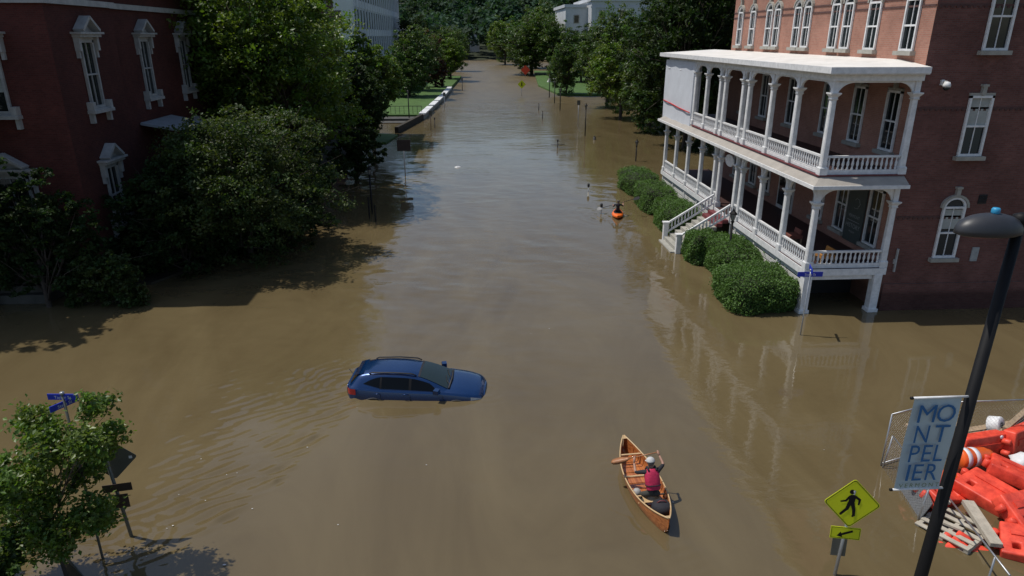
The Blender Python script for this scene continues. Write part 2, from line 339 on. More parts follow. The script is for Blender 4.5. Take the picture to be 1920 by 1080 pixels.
# ------------------------------------------------------------------ ground, lawns, hillside
mb = MB(); mb.add([(-2500,-300,-1.6),(2500,-300,-1.6),(2500,4000,-1.6),(-2500,4000,-1.6)], [(0,1,2,3)])
setp(mb.build('ground', M['silt']), kind='structure')
def sheet(name, outline, z, mat, nsub=0, kind='structure', skirt=2.0):
    mb = MB(); k = len(outline)
    top = [(x, y, z) for x, y in outline]; low = [(x, y, z-skirt) for x, y in outline]
    mb.add(top+low, [tuple(range(k))] + [((i+1)%k, i, k+i, k+(i+1)%k) for i in range(k)])
    return setp(mb.build(name, mat), kind=kind)
sheet('lawn_left', [(-60, 101.5), (-6.95, 99.4), (-4.25, 156.3), (-2.5, 200), (-60, 240)], 0.62, M['grass'])
sheet('lawn_right', [(17.4, 139), (26, 137), (60, 137), (60, 235), (21, 235), (15.8, 165)], 0.34, M['grass'])
sheet('garden_bed', [(-40, 31.2), (-15.2, 31.2), (-12.2, 37), (-11.5, 62), (-12.5, 92), (-40, 92)], 0.12, M['soil'])
sheet('grass_verge', [(-12, 76.5), (-9.3, 76.0), (-8.6, 82), (-12, 84)], 0.16, M['grass'])
# terrain rising to the wooded hill
hx = np.linspace(-900, 900, 61); hy = np.concatenate([np.linspace(345, 700, 24), np.linspace(740, 1500, 16)])
HX, HY = np.meshgrid(hx, hy)
def hill_z(X, Y):
    t = np.clip((Y-352-0.10*np.abs(X-10))/420, 0, 1); b = 62*t*t*(3-2*t)
    return b*(0.75+0.5*fbm(X*.0045+7, Y*.0045, 3)) + 4*(fbm(X*.02, Y*.02, 6)-.5)*t + 0.9*sstep(345, 372, Y) - .6
HZ = hill_z(HX, HY); n1, n2 = len(hx), len(hy)
ii = (np.arange(n2-1)[:,None]*n1 + np.arange(n1-1)[None,:]).ravel()
setp(link_mesh('hillside', np_mesh('hillside', np.stack([HX.ravel(),HY.ravel(),HZ.ravel()],1), np.stack([ii,ii+1,ii+1+n1,ii+n1],1), M['duff'])), kind='structure')

# ------------------------------------------------------------------ foliage machinery
def leaf_arrays(C, size, rng, upb=0.5, aspect=0.62):
    n = len(C); nn = rng.normal(size=(n,3)); nn[:,2] = np.abs(nn[:,2])*.8 + upb; nn /= np.linalg.norm(nn,axis=1)[:,None]
    t = rng.normal(size=(n,3)); t -= nn*(t*nn).sum(1)[:,None]; t /= np.linalg.norm(t,axis=1)[:,None]; b = np.cross(nn, t)
    s = (size*(0.65+0.7*rng.rand(n)))[:,None]
    v = np.stack([C-t*s*.5, C+b*s*aspect*.5-t*s*.06+nn*s*.07, C+t*s*.5, C-b*s*aspect*.5-t*s*.06+nn*s*.07], 1).reshape(-1,3)
    f = np.arange(4*n).reshape(-1,4)
    return v, f
def tint_attr(me, tint):          # per leaf tint
    ca = me.color_attributes.new('tint', 'FLOAT_COLOR', 'POINT')
    a = np.ones((len(tint)*4, 4), np.float32); a[:,:3] = np.repeat(tint, 4, axis=0); ca.data.foreach_set('color', a.ravel())
def crown_points(lobes, n, rng, clump=0.09, shell=0.55, per=45):
    """lobes: (cx,cy,cz,rx,ry,rz). leaves sit in clumps spread through each lobe, denser to its surface"""
    vol = np.array([l[3]*l[4]*l[5] for l in lobes])**(2/3); vol = vol/vol.sum(); P = []; T = []
    for l, w in zip(lobes, vol):
        nc = max(3, int(n*w/per)); d = rng.normal(size=(nc,3)); d /= np.linalg.norm(d,axis=1)[:,None]
        r = shell + (1.04-shell)*rng.rand(nc)**0.6; cc = d*r[:,None]
        rr = np.array(l[3:6]); k = (0.55+.8*rng.rand(nc))
        q = rng.normal(size=(nc,per,3))*np.array((1,1,.6))*clump*k[:,None,None]*rr.mean()
        p = cc[:,None,:]*rr + q + np.array(l[:3]); P.append(p.reshape(-1,3))
        br = 0.72+0.5*rng.rand(nc); yel = 0.85+0.4*rng.rand(nc)
        tt = np.stack([br*yel, br, br*0.9], 1); tt = np.repeat(tt, per, 0)*(0.82+0.36*rng.rand(nc*per))[:,None]; T.append(tt)
    return np.concatenate(P), np.concatenate(T)
def random_lobes(rng, c, r, k, size=(.36,.58), flat=0.85, bottom=-0.75):
    out = []
    for i in range(k):
        while True:
            d = rng.normal(size=3); d /= np.linalg.norm(d)
            if d[2] > bottom: break
        m = 0.42+.36*rng.rand(); s = size[0]+(size[1]-size[0])*rng.rand()
        out.append((c[0]+d[0]*r[0]*m, c[1]+d[1]*r[1]*m, c[2]+d[2]*r[2]*m, r[0]*s, r[1]*s, r[2]*s*flat))
    return out
def trunk_mesh(rng, h, r, lobes, mat, n=10, lean=(0,0)):
    mb = MB(); pts = []; rs = []
    for i in range(8):
        t = i/7; pts.append((lean[0]*t+0.06*h*.3*rng.normal()*t*.4, lean[1]*t+0.06*h*.3*rng.normal()*t*.4, -1.5+(h+1.5)*t)); rs.append(r*(1.35-.15*t if i == 0 else 1-.62*t))
    mb.tube(pts, rs, n)
    for l in lobes:
        t0 = 0.35+.45*rng.rand(); i = t0*7; a = Vector(pts[int(i)]).lerp(Vector(pts[min(7,int(i)+1)]), i-int(i)); b = Vector(l[:3])
        mid = a.lerp(b, .5) + Vector((rng.normal()*.1*l[3], rng.normal()*.1*l[3], -.12*l[5]))
        mb.tube([a, mid, b], [r*.42*(1-.5*t0), r*.26, r*.07], 6)
        for _ in range(4):
            e = b + Vector((rng.normal()*l[3]*.6, rng.normal()*l[4]*.6, rng.normal()*l[5]*.5)); m2 = mid.lerp(e, .55)+Vector((0,0,.05*l[5]))
            mb.tube([mid, m2, e], [r*.18, r*.1, r*.03], 5)
    return mb.mesh('trunk', mat)
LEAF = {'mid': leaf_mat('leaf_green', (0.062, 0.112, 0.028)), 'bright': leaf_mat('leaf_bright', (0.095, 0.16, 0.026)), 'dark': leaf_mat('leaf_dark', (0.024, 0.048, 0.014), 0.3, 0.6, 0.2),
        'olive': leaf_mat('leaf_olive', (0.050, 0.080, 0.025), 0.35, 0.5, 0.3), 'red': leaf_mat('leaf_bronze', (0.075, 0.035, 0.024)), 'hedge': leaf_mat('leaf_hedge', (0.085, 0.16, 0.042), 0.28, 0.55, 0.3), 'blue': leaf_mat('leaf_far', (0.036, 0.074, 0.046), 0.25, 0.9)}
def tree_meshes(seed, trunk_h, trunk_r, lobes, n, leaf, mat, clump=0.09, shell=.55, per=45, upb=.5):
    rng = np.random.RandomState(seed)
    P, T = crown_points(lobes, n, rng, clump, shell, per); v, f = leaf_arrays(P, leaf, rng, upb)
    me = np_mesh('crown', v, f, mat, smooth=False); tint_attr(me, T)
    return trunk_mesh(rng, trunk_h, trunk_r, lobes, M['bark']), me
def plant_tree(name, loc, meshes, label, group=None, cat='tree', rz=0., scale=1.0, crown_mat=None):
    e = empty(name, loc, label, cat, group, rz)
    if scale != 1.0: e.scale = (scale,)*3 if isinstance(scale,(int,float)) else scale
    link_mesh('trunk', meshes[0], e); link_mesh('crown', meshes[1], e); return e
# ------------------------------------------------------------------ window, railing and column builders
def window(parent, wall, u0, u1, z0, z1, face, out, arch=False, hood=None, sill=True, depth=0.10, shade=0.0, muntin=True, fw=0.09, keystone=False, frame='white', sillmat='stone'):
    """a sash window on a wall: wall 'x' -> plane x=face (u runs along y), wall 'y' -> plane y=face (u runs along x); out = +-1 outward"""
    def P(u, d, z): return (face+out*d, u, z) if wall == 'x' else (u, face+out*d, z)
    def bx(mb, ua, ub, da, db, za, zb, m=0):
        a = P(ua, da, za); b = P(ub, db, zb); mb.box(a[0], b[0], a[1], b[1], a[2], b[2], m)
    w = u1-u0; uc = (u0+u1)/2; rr = w/2; zt = z1
    root = wempty_part('window', parent)
    def archpts(r, zc, n=10, k=0.9): return [(uc-r*math.cos(math.pi*i/n), zc+k*r*math.sin(math.pi*i/n)) for i in range(n+1)]
    mb = MB()
    zs = z1-0.9*rr if arch else z1
    bx(mb, u0, u1, .0, .012, z0, zs)
    if arch:
        pts = archpts(rr, zs); mb.add([P(u, .012, z) for u, z in pts], [tuple(range(len(pts)))])
    mb.build('pane', M['glass'], root)
    mb = MB(); d = depth
    bx(mb, u0, u0+fw, .0, d, z0+fw, zs); bx(mb, u1-fw, u1, .0, d, z0+fw, zs); bx(mb, u0, u1, .0, d, z0, z0+fw)
    if arch:
        po = archpts(rr, zs); pi_ = archpts(rr-fw, zs); k = len(po)
        vs = [P(u, d, z) for u, z in po]+[P(u, d, z) for u, z in pi_]+[P(u, 0, z) for u, z in po]+[P(u, 0, z) for u, z in pi_]
        fs = []
        for i in range(k-1): fs += [(i, i+1, k+i+1, k+i), (i, 2*k+i, 2*k+i+1, i+1), (k+i, k+i+1, 3*k+i+1, 3*k+i)]
        mb.add(vs, fs); bx(mb, u0+fw, u1-fw, .0, d-.01, zs-.04, zs+.04)
    else: bx(mb, u0, u1, .0, d, z1-fw, z1)
    zm = (z0+zs)/2; bx(mb, u0+fw, u1-fw, .0, d-.02, zm-.035, zm+.035)
    if muntin: bx(mb, uc-.014, uc+.014, .0, d-.05, z0+fw, zm-.035); bx(mb, uc-.014, uc+.014, .0, d-.05, zm+.035, zs-(.04 if arch else fw))
    mb.build('frame', M[frame], root)
    if shade > 0:
        mb = MB(); bx(mb, u0+fw, u1-fw, .014, .02, zs-fw-(zs-z0)*shade, zs-fw+.0); mb.build('window_shade', M['curtain'], root)
    if sill:
        mb = MB(); bx(mb, u0-.12, u1+.12, .0, .22, z0-.16, z0-.004); mb.build('sill', M[sillmat], root)
    if keystone:
        mb = MB(); bx(mb, uc-.08, uc+.08, .0, .14, z1+.02, z1+.34); bx(mb, uc-.12, uc+.12, .0, .16, z1+.34, z1+.42)
        bx(mb, u0-.02, u1+.02, .0, .075, z1-.002, z1+.1) if not arch else None
        mb.build('keystone', M['stone'], root)
    if arch:
        mb = MB(); po = archpts(rr+.11, zs); pi_ = archpts(rr+.006, zs); k = len(po); d = .13
        vs = [P(u, d, z) for u, z in po]+[P(u, d, z) for u, z in pi_]+[P(u, 0, z) for u, z in po]; fs = []
        for i in range(k-1): fs += [(i, i+1, k+i+1, k+i), (i, 2*k+i, 2*k+i+1, i+1)]
        mb.add(vs, fs); mb.build('arch_moulding', M['stone' if frame != 'hood' else 'hood'], root)
    if hood == 'pediment':
        mb = MB(); e = .34; zb = z1
        for uu in (u0-e+.05, u1+e-.22):                                     # scrolled brackets
            bx(mb, uu, uu+.17, 0, .24, zb-.45, zb+.12); bx(mb, uu+.02, uu+.15, 0, .14, zb-.75, zb-.45)
        bx(mb, u0-.04, u1+.04, 0, .12, zb+.0, zb+.12)
        bx(mb, u0-e, u1+e, 0, .36, zb+.12, zb+.24); bx(mb, u0-e-.1, u1+e+.1, 0, .46, zb+.24, zb+.33)
        hw = (w/2+e+.1)*.72; hgt = .62                                       # steep little gable
        for sgn in (-1, 1):
            a = Vector(P(uc+sgn*hw, .24, zb+.33+.06)); b = Vector(P(uc, .24, zb+.33+hgt)); mb.beam(a, b, .44, .12, 0, upv=(b-a).cross(Vector(P(1,0,0))-Vector(P(0,0,0))).cross(b-a) if False else (0,0,1))
        o = P(uc, 0.02, zb+.33); tri = [P(uc-hw, .1, zb+.335), P(uc+hw, .1, zb+.335), P(uc, .1, zb+.33+hgt)]
        mb.add(tri, [(0,1,2)]); mb.build('pediment_hood', M['hood'], root)
    if hood == 'pediment' and sill:
        mb = MB(); bx(mb, u0-.34, u1+.34, 0, .34, z0-.2, z0-.06)
        for uu in (u0-.3, u1+.08): bx(mb, uu, uu+.22, 0, .3, z0-.06, z0+.3); bx(mb, uu+.03, uu+.19, 0, .2, z0-.62, z0-.2)
        mb.build('bracketed_sill', M['hood'], root)
    return root
def wempty_part(name, parent):
    o = bpy.data.objects.new(name, None); COL.objects.link(o); o.parent = parent; OFF[o] = OFF[parent]; o.empty_display_size = .1; return o

# ------------------------------------------------------------------ right: brick building with the two-storey porch
YB, XB, XP = 26.12, 17.15, 13.80
BR = wempty('brick_building', (XB+6, 36, 0), 'red brick building with two-storey white columned porch along the flooded street', 'building')
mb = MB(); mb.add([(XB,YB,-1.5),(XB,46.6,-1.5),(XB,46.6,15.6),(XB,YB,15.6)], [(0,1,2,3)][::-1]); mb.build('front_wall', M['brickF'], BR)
mb = MB(); mb.add([(XB,YB,-1.5),(38,YB,-1.5),(38,YB,15.6),(XB,YB,15.6)], [(0,1,2,3)]); mb.build('side_wall', M['brickShaded'], BR)
mb = MB(); mb.add([(XB,46.6,-1.5),(38,46.6,-1.5),(38,46.6,15.6),(XB,46.6,15.6)], [(3,2,1,0)]); mb.add([(38,YB,-1.5),(38,46.6,-1.5),(38,46.6,15.6),(38,YB,15.6)], [(0,1,2,3)]); mb.build('rear_wall', M['brickShaded'], BR)
mb = MB(); mb.box(XB-.35, 38.3, YB-.35, 46.95, 15.6, 15.95); mb.build('roof_cornice', M['stone'], BR)
mb = MB()
for zz in (12.05, 12.35): mb.box(XB-.03, XB+.05, YB+.02, 46.6, zz, zz+.07)
mb.build('front_brick_band', M['dbrick'], BR)
for zz in (4.06, 8.36, 12.05):
    mb = MB(); mb.box(XB+.05, 38, YB-.02, YB+.05, zz, zz+.07)
    for i in range(96): mb.box(XB+.1+i*.215, XB+.2+i*.215, YB-.03, YB+.05, zz-.07, zz)
    mb.build('dentil_band', M['dbrick'], BR)
mb = MB(); mb.box(XB+.05, 38, YB-.06, YB+.05, -1.5, 1.2); mb.build('water_table', M['brickShaded'], BR)
# third floor windows over the porch roof, and the storeys behind the porch
WY = [27.45, 30.1, 32.2, 33.35, 36.2, 37.3, 39.8, 40.9, 43.3, 45.3]
for i, y in enumerate(WY):
    w = .46 if i < 2 else .4
    window(BR, 'x', y-w, y+w, 10.46, 12.75, XB, -1, arch=True, keystone=True, depth=.09, fw=.08)
for y in (27.6, 30.15, 32.9, 36.7, 40.3, 43.3):
    window(BR, 'x', y-.5, y+.5, 6.55, 8.95, XB, -1, arch=False, keystone=True, depth=.09)
for y in (27.5, 30.15, 32.3, 38.6, 40.6, 43.3):
    window(BR, 'x', y-.5, y+.5, 2.5, 4.95, XB, -1, arch=False, keystone=True, depth=.09)
window(BR, 'y', 19.15, 20.12, 6.55, 8.86, YB, -1, keystone=True, shade=.45)
window(BR, 'y', 19.2, 20.18, 10.5, 12.9, YB, -1, keystone=True)
window(BR, 'y', 19.06, 20.02, 2.34, 4.9, YB, -1, arch=True, keystone=True, shade=.38)
window(BR, 'y', 24.3, 25.3, 2.34, 4.9, YB, -1, arch=True, keystone=True)
window(BR, 'y', 24.4, 25.4, 6.55, 8.86, YB, -1, keystone=True)
mb = MB(); mb.box(20.5, 20.85, YB-.03, YB+.05, 4.6, 4.98)
for i in range(5): mb.obox((20.675, YB-.04, 4.66+i*.065), (.33, .012, .05), Matrix.Rotation(.6, 3, 'X'))
mb.build('wall_vent', M['blackmatt'], BR)
mb = MB(); mb.box(17.5, 17.56, YB-.09, YB+.02, 1.75, 2.75); mb.box(17.44, 17.5, YB-.05, YB+.02, 2.1, 2.3); mb.build('conduit', M['hood'], BR)
mb = MB(); mb.box(20.75, 21.05, YB-.04, YB+.02, 2.15, 2.75); mb.build('plaque', M['dirty_letter'], BR)
# door behind the entrance bay
mb = MB(); mb.box(XB-.06, XB, 35.0, 36.9, 2.0, 4.9); d = mb.build('entrance_door', M['white_old'], BR)
mb = MB(); mb.box(XB-.075, XB-.06, 35.15, 35.85, 2.2, 4.5); mb.box(XB-.075, XB-.06, 36.05, 36.75, 2.2, 4.5); mb.build('door_glass', M['glass'], d)

# porch floors, ceilings, beams and roof
YE = 48.45
mb = MB(); mb.box(XP-.12, XB-.002, YB-.1, YE+.1, 1.78, 1.95); mb.build('porch_floor', M['deckfloor'], BR)
mb = MB(); mb.box(XP-.16, XP-.12, YB-.14, YE+.14, 1.66, 1.94); mb.box(XP-.12, XB-.002, YB-.14, YB-.1, 1.66, 1.94); mb.build('floor_fascia', M['white'], BR)
mb = MB(); mb.box(XP-.02, XB-.002, YB-.0, YE+.0, 5.60, 5.86); mb.build('upper_floor', M['deckfloor'], BR)
mb = MB(); mb.box(XP-.14, XP+.14, YB-.14, YE+.14, 5.30, 5.5); mb.box(XP+.14, XB-.002, YB-.14, YB+.14, 5.30, 5.5); mb.build('lower_beam', M['white'], BR)
mb = MB()                                            # little skirt roof between the storeys
a = [(13.28,YB-.55,5.5),(13.28,YE+.5,5.5),(13.72,YE+.06,5.80),(13.72,YB-.06,5.80)]; mb.add(a+[(x,y,z-.1) for x,y,z in a], [(3,2,1,0),(4,5,6,7),(0,1,5,4),(3,0,4,7)])
b = [(13.28,YB-.55,5.5),(XB-.01,YB-.55,5.5),(XB-.01,YB-.06,5.80),(13.72,YB-.06,5.80)]; mb.add(b+[(x,y,z-.1) for x,y,z in b], [(0,1,2,3),(7,6,5,4),(1,0,4,5)])
mb.build('skirt_roof', M['cornice'], BR)
mb = MB(); mb.box(13.24, 13.30, YB-.59, YE+.52, 5.38, 5.52); mb.box(13.30, XB-.01, YB-.59, YB-.54, 5.38, 5.52); mb.build('skirt_fascia', M['white'], BR)
mb = MB(); mb.box(13.60, 13.70, YB-.12, 42.5, 5.815, 5.86); mb.box(13.70, XB-.01, YB-.12, YB-.04, 5.815, 5.86); mb.build('red_flashing', M['redtrim'], BR)
mb = MB(); mb.box(XP-.14, XP+.14, YB-.14, YE+.14, 9.42, 9.66); mb.box(XP+.14, XB-.002, YB-.14, YB+.14, 9.42, 9.66); mb.build('upper_beam', M['white'], BR)
mb = MB(); mb.box(XP+.14, XB-.002, YB+.14, YE, 9.5, 9.6); mb.build('upper_ceiling', M['darkstone'], BR)  # ceiling coloured dark to stand in for the porch shade
mb = MB(); v = [(13.36,YB-.3,9.82),(XB-.004,YB-.3,9.84),(XB-.004,49.75,10.12),(13.36,49.75,9.82),(XB-.004,YB+.35,10.12)]
mb.add([(13.36,YB-.42,9.92),(XB-.004,YB-.42,9.93),(XB-.004,49.8,10.14),(13.36,49.8,9.92),(XB-.004,YB+1.6,10.14),(14.6,YB+1.0,10.02)], [(0,1,5),(1,4,5),(0,5,3),(5,4,2,3)])
mb.build('porch_roof', M['roofwhite'], BR)
mb = MB(); mb.box(13.30, 13.38, YB-.46, 49.85, 9.70, 9.93); mb.box(13.38, XB-.01, YB-.46, YB-.40, 9.70, 9.93); mb.box(13.38, XB+.0, YB-.40, 49.8, 9.66, 9.72); mb.box(13.38, XB-.01, 49.8, 49.85, 9.7, 9.93); mb.build('gutter', M['white'], BR)

def column_mesh(z0, zc, zt, s=.115):
    def sq(mb, hw, za, hw2, zb):
        mb.add([(-hw,-hw,za),(hw,-hw,za),(hw,hw,za),(-hw,hw,za),(-hw2,-hw2,zb),(hw2,-hw2,zb),(hw2,hw2,zb),(-hw2,hw2,zb)], [(0,3,2,1),(4,5,6,7),(0,1,5,4),(1,2,6,5),(2,3,7,6),(3,0,4,7)])
    sh = MB(); c = .035                                # chamfered square shaft, slightly tapered
    def oct8(h, z): return [(h-c,-h,z),(h,-h+c,z),(h,h-c,z),(h-c,h,z),(-h+c,h,z),(-h,h-c,z),(-h,-h+c,z),(-h+c,-h,z)]
    vs = oct8(s*1.08, z0+.3)+oct8(s*.95, zc-.12); sh.add(vs, [(i,(i+1)%8,8+(i+1)%8,8+i) for i in range(8)])
    sq(sh, s*.9, zc+.12, s*.9, zt)
    cp = MB(); sq(cp, s*1.0, zc-.14, s*1.25, zc-.1); sq(cp, s*1.0, zc-.1, s*1.08, zc-.02); sq(cp, s*1.1, zc-.02, s*1.75, zc+.08); sq(cp, s*1.8, zc+.08, s*1.8, zc+.13)
    bs = MB(); sq(bs, s*1.35, z0, s*1.35, z0+.26); sq(bs, s*1.35, z0+.26, s*1.1, z0+.31)
    return sh.mesh('shaft', M['white']), cp.mesh('capital', M['white']), bs.mesh('column_base', M['white'])
CM1 = column_mesh(1.95, 4.62, 5.3); CM2 = column_mesh(5.86, 8.86, 9.42)
def column(me3, x, y):
    c = inst('column', me3[0], (x, y, 0), BR); link_mesh('capital', me3[1], c); link_mesh('column_base', me3[2], c); return c
LOW = [26.16, 28.75, 31.45, 33.95, 34.7, 37.2, 38.0, 40.5, 43.1, 45.7, 48.3]
UPP = [26.16, 29.0, 31.55, 34.25, 35.05, 37.6, 38.35, 40.6, 42.7, 45.6, 48.3]
for y in LOW: column(CM1, XP, y)
for y in UPP: column(CM2, XP, y)
column(CM1, XB-.14, YB+.04); column(CM2, XB-.14, YB+.04)
def arch_board(axis, p, u0, u1, zt, drop, th=.09):
    r = min(.62, (u1-u0)*.46); k = 9; us = [u0+r*(1-math.cos(math.pi/2*i/k)) for i in range(k+1)]
    def dz(u):
        q = min(u-u0, u1-u); return .07 if q >= r else .07+(drop)*(1-math.sqrt(max(0, 1-((r-q)/r)**2)))
    us = us+[u1-(u-u0) for u in us[::-1]]
    mb = MB()
    for i in range(len(us)-1):
        a, b = us[i], us[i+1]
        if b-a < 1e-4: continue
        za, zb = zt-dz(a), zt-dz(b)
        P = (lambda u, d, z: (p+d, u, z)) if axis == 'y' else (lambda u, d, z: (u, p+d, z))
        h = th/2; vs = [P(a,-h,za),P(b,-h,zb),P(b,-h,zt),P(a,-h,zt),P(a,h,za),P(b,h,zb),P(b,h,zt),P(a,h,zt)]
        mb.add(vs, [(0,1,2,3),(7,6,5,4),(0,4,5,1)])
    mb.build('arched_bracket', M['white'], BR)
for Ys, zt, dr in ((LOW, 5.3, .62), (UPP, 9.42, .52)):
    for a, b in zip(Ys[:-1], Ys[1:]):
        if Ys is UPP and a > 42: continue
        arch_board('y', XP, a+.11, b-.11, zt, dr)
    arch_board('x', YB+.04, XP+.11, XB-.25, zt, dr)
mb = MB(); h_ = .62
mb.lathe([(.030,0),(.042,.02),(.042,.07),(.022,.10),(.050,.2),(.052,.26),(.026,.38),(.036,.42),(.042,.44),(.03,.48)], n=6)
BAL = mb.mesh('baluster', M['white'])
def railing(axis, p, u0, u1, zf, pitch=.2):
    P = (lambda u, d: (p+d, u)) if axis == 'y' else (lambda u, d: (u, p+d))
    mb = MB(); a = P(u0, -.055); b = P(u1, .055); mb.box(a[0], b[0], a[1], b[1], zf+.66, zf+.74); a = P(u0, -.04); b = P(u1, .04); mb.box(a[0], b[0], a[1], b[1], zf+.10, zf+.18)
    r = mb.build('railing', M['white'], BR); n = max(1, int(round((u1-u0)/pitch)))
    for i in range(n):
        q = P(u0+(i+.5)*(u1-u0)/n, 0); inst('baluster', BAL, (q[0], q[1], zf+.18), r)
    mb = MB(); a = P(u0, -.05); b = P(u1, .05); mb.box(a[0], b[0], a[1], b[1], zf+.0, zf+.098); mb.build('kick_board', M['white'], r)
for Ys, zf in ((LOW, 1.95), (UPP, 5.86)):
    for a, b in zip(Ys[:-1], Ys[1:]):
        if Ys is LOW and 34 < a < 37: continue          # the stairs come up here
        if Ys is UPP and a > 42: continue
        railing('y', XP, a+.13, b-.13, zf)
    railing('x', YB+.04, XP+.13, XB-.28, zf)
# wrapped end bays of the upper porch with a red cord across
mb = MB(); k = 9
vs = []
for i in range(k):
    y = 42.8+(49.0-42.8)*i/(k-1); x = XP-.2+.03*math.sin(i*2.1)
    vs += [(x, y, 5.62), (x+.02*math.sin(i*1.3), y, 7.6), (x, y, 9.5)]
mb.add(vs, [(3*i+j, 3*i+3+j, 3*i+4+j, 3*i+1+j) for i in range(k-1) for j in range(2)], 0, True)
vs = [(XP-.2, 42.8, 5.62), (XP-.2, 42.8, 9.5), (XP+.25, 42.72, 9.5), (XP+.25, 42.72, 5.62)]; mb.add(vs, [(0,1,2,3)])
M['tarp'] = plain('white_tarpaulin', (0.62, 0.65, 0.70), 0.6, 0.08, 1.2, bump=.25, bscale=3)
tp = mb.build('tarpaulin_wrap', M['tarp'], BR)
mb = MB(); mb.tube([(XP-.26, 42.85, 6.55), (XP-.27, 45, 6.62), (XP-.25, 47, 6.72), (XP-.26, 48.9, 6.8)], .035, 6); mb.build('red_cord', plain('red_cord', (.5,.02,.02), .6), tp)
# base of the porch: piers, dark crawl space, horizontal skirting boards
for x, y in ((XP+.05, YB+.02), (XB-.3, YB+.02)):
    mb = MB(); mb.box(x-.17, x+.17, y-.17, y+.17, -1.4, 1.66); mb.box(x-.22, x+.22, y-.22, y+.22, -1.4, .14); mb.build('porch_pier', M['white'], BR)
mb = MB(); mb.box(XP+.25, XB-.5, YB-.02, YB+.1, 1.45, 1.66); mb.build('crawl_lintel', M['white'], BR)
mb = MB(); mb.box(XP+.1, XB-.01, YB+2.2, YB+2.3, -1.4, 1.7); mb.box(XP+.06, XP+.1, YB+.3, YE, -1.4, 1.7); mb.build('crawl_dark_sheet', M['blackmatt'], BR)  # black sheets stand in for the darkness under the porch
for a, b in zip(LOW[:-1], LOW[1:]):
    if 34 < a < 37: continue
    for i in range(6):
        mb = MB(); z = .12+i*.26; mb.box(XP-.04, XP+.0, a+.08, b-.08, z, z+.2); mb.build('skirting_board', M['white_old'], BR)
for y in LOW[1:]:
    mb = MB(); mb.box(XP-.09, XP+.04, y-.08, y+.08, -1.4, 1.655); mb.build('porch_pier', M['white_old'], BR)
# stairs down into the water
ST = [(13.64, 1.95), (13.3, 1.77), (12.96, 1.59), (12.62, 1.41), (12.28, 1.23), (11.94, 1.05), (11.6, .87), (11.26, .69)]
for i in range(10):
    mb = MB(); x = 13.62-.3*i; z = 1.78-.19*i; mb.box(x-.32, x, 34.75, 37.15, z-.19, z); mb.build('step', M['redtrim'] if i < 2 else M['stone'], BR)
for y in (34.68, 37.25):
    mb = MB(); a = Vector((13.62, y, 2.62)); b = Vector((11.05, y, .98)); mb.beam(a, b, .12, .09); mb.beam(a-Vector((0,0,.52)), b-Vector((0,0,.52)), .09, .08)
    r = mb.build('stair_rail', M['white'], BR)
    for i in range(14):
        t = (i+.5)/14; p = a.lerp(b, t); inst('baluster', BAL, (p.x, p.y, p.z-.52), r)
    mb = MB(); mb.box(10.85, 11.1, y-.125, y+.125, -1.2, 1.02); mb.box(10.8, 11.15, y-.175, y+.175, 1.02, 1.09); mb.build('newel_post', M['white'], r)
# half-round oval sign over the stairs, museum board on the wall
mb = MB(); mb.prism([(0.62*math.cos(t), .32*math.sin(t)) for t in [math.pi*2*i/20 for i in range(20)]], (XP-.02, 35.95, 4.75), (0,1,0), (0,0,1), .05); mb.build('oval_sign', M['white'], BR)
# ---- text helper: printed lettering as thin meshes
def text_mesh(txt, size, mat, name='lettering', extrude=0.0, align='CENTER', spacing=1.0):
    cu = bpy.data.curves.new('t', 'FONT'); cu.body = txt; cu.size = size; cu.align_x = align; cu.align_y = 'CENTER'; cu.extrude = extrude; cu.space_character = spacing; cu.resolution_u = 3
    o = bpy.data.objects.new('t', cu); COL.objects.link(o); dg = bpy.context.evaluated_depsgraph_get()
    me = bpy.data.meshes.new_from_object(o.evaluated_get(dg)); bpy.data.objects.remove(o); bpy.data.curves.remove(cu)
    me.name = name; me.materials.clear(); me.materials.append(mat); return me
def place_text(me, wloc, ax, ay, parent, name='lettering'):
    ax = Vector(ax).normalized(); ay = Vector(ay).normalized(); q = Matrix((ax, ay, ax.cross(ay))).transposed().to_euler()
    return inst(name, me, wloc, parent, q)
# museum board between the windows of the lower porch (seen through the end bay)
bd = wempty('museum_board', (XB-.1, 28.9, 2.3), 'dark grey-green museum board with pale HISTORY lettering inside the lower porch', 'sign')
mb = MB(); mb.box(XB-.11, XB-.05, 28.15, 29.55, 2.25, 4.75); mb.build('board', plain('board_green_grey', (0.06, 0.075, 0.07), .6, .1, 3), bd)
for t, s, z in (('VERMONT', .2, 3.42), ('HISTORY', .29, 2.98), ('MUSEUM', .12, 2.72)):
    place_text(text_mesh(t, s, M['dirty_letter']), (XB-.116, 28.85, z), (0,-1,0), (0,0,1), bd)
mb = MB()
for i in range(5):
    t = [.5+.9*j/6+i*.9 for j in range(7)]; mb.tube([(XB-.118, 28.85+(.12+.07*i)*math.cos(q), 4.1+(.1+.05*i)*math.sin(q)) for q in t], .012, 5)
mb.box(XB-.118, XB-.112, 28.35, 29.35, 3.2, 3.22); mb.build('emblem', M['dirty_letter'], bd)
cm = wempty('security_camera', (17.95, YB, 9.3), 'white dome security camera on the brick side wall beside porch roof', 'camera')
mb = MB(); mb.box(17.87, 17.99, YB-.1, YB+.0, 9.25, 9.45); mb.box(17.9, 17.97, YB-.3, YB-.1, 9.36, 9.42); mb.build('bracket', M['white'], cm)
mb = MB(); mb.lathe([(.02,.18),(.1,.16),(.14,.06),(.14,-.02)], (17.94, YB-.32, 9.22), 12); mb.build('housing', M['white'], cm)
mb = MB(); mb.lathe([(.12,-.02),(.115,-.08),(.06,-.14),(.01,-.15)], (17.94, YB-.32, 9.22), 12); mb.build('dome', M['glass'], cm)
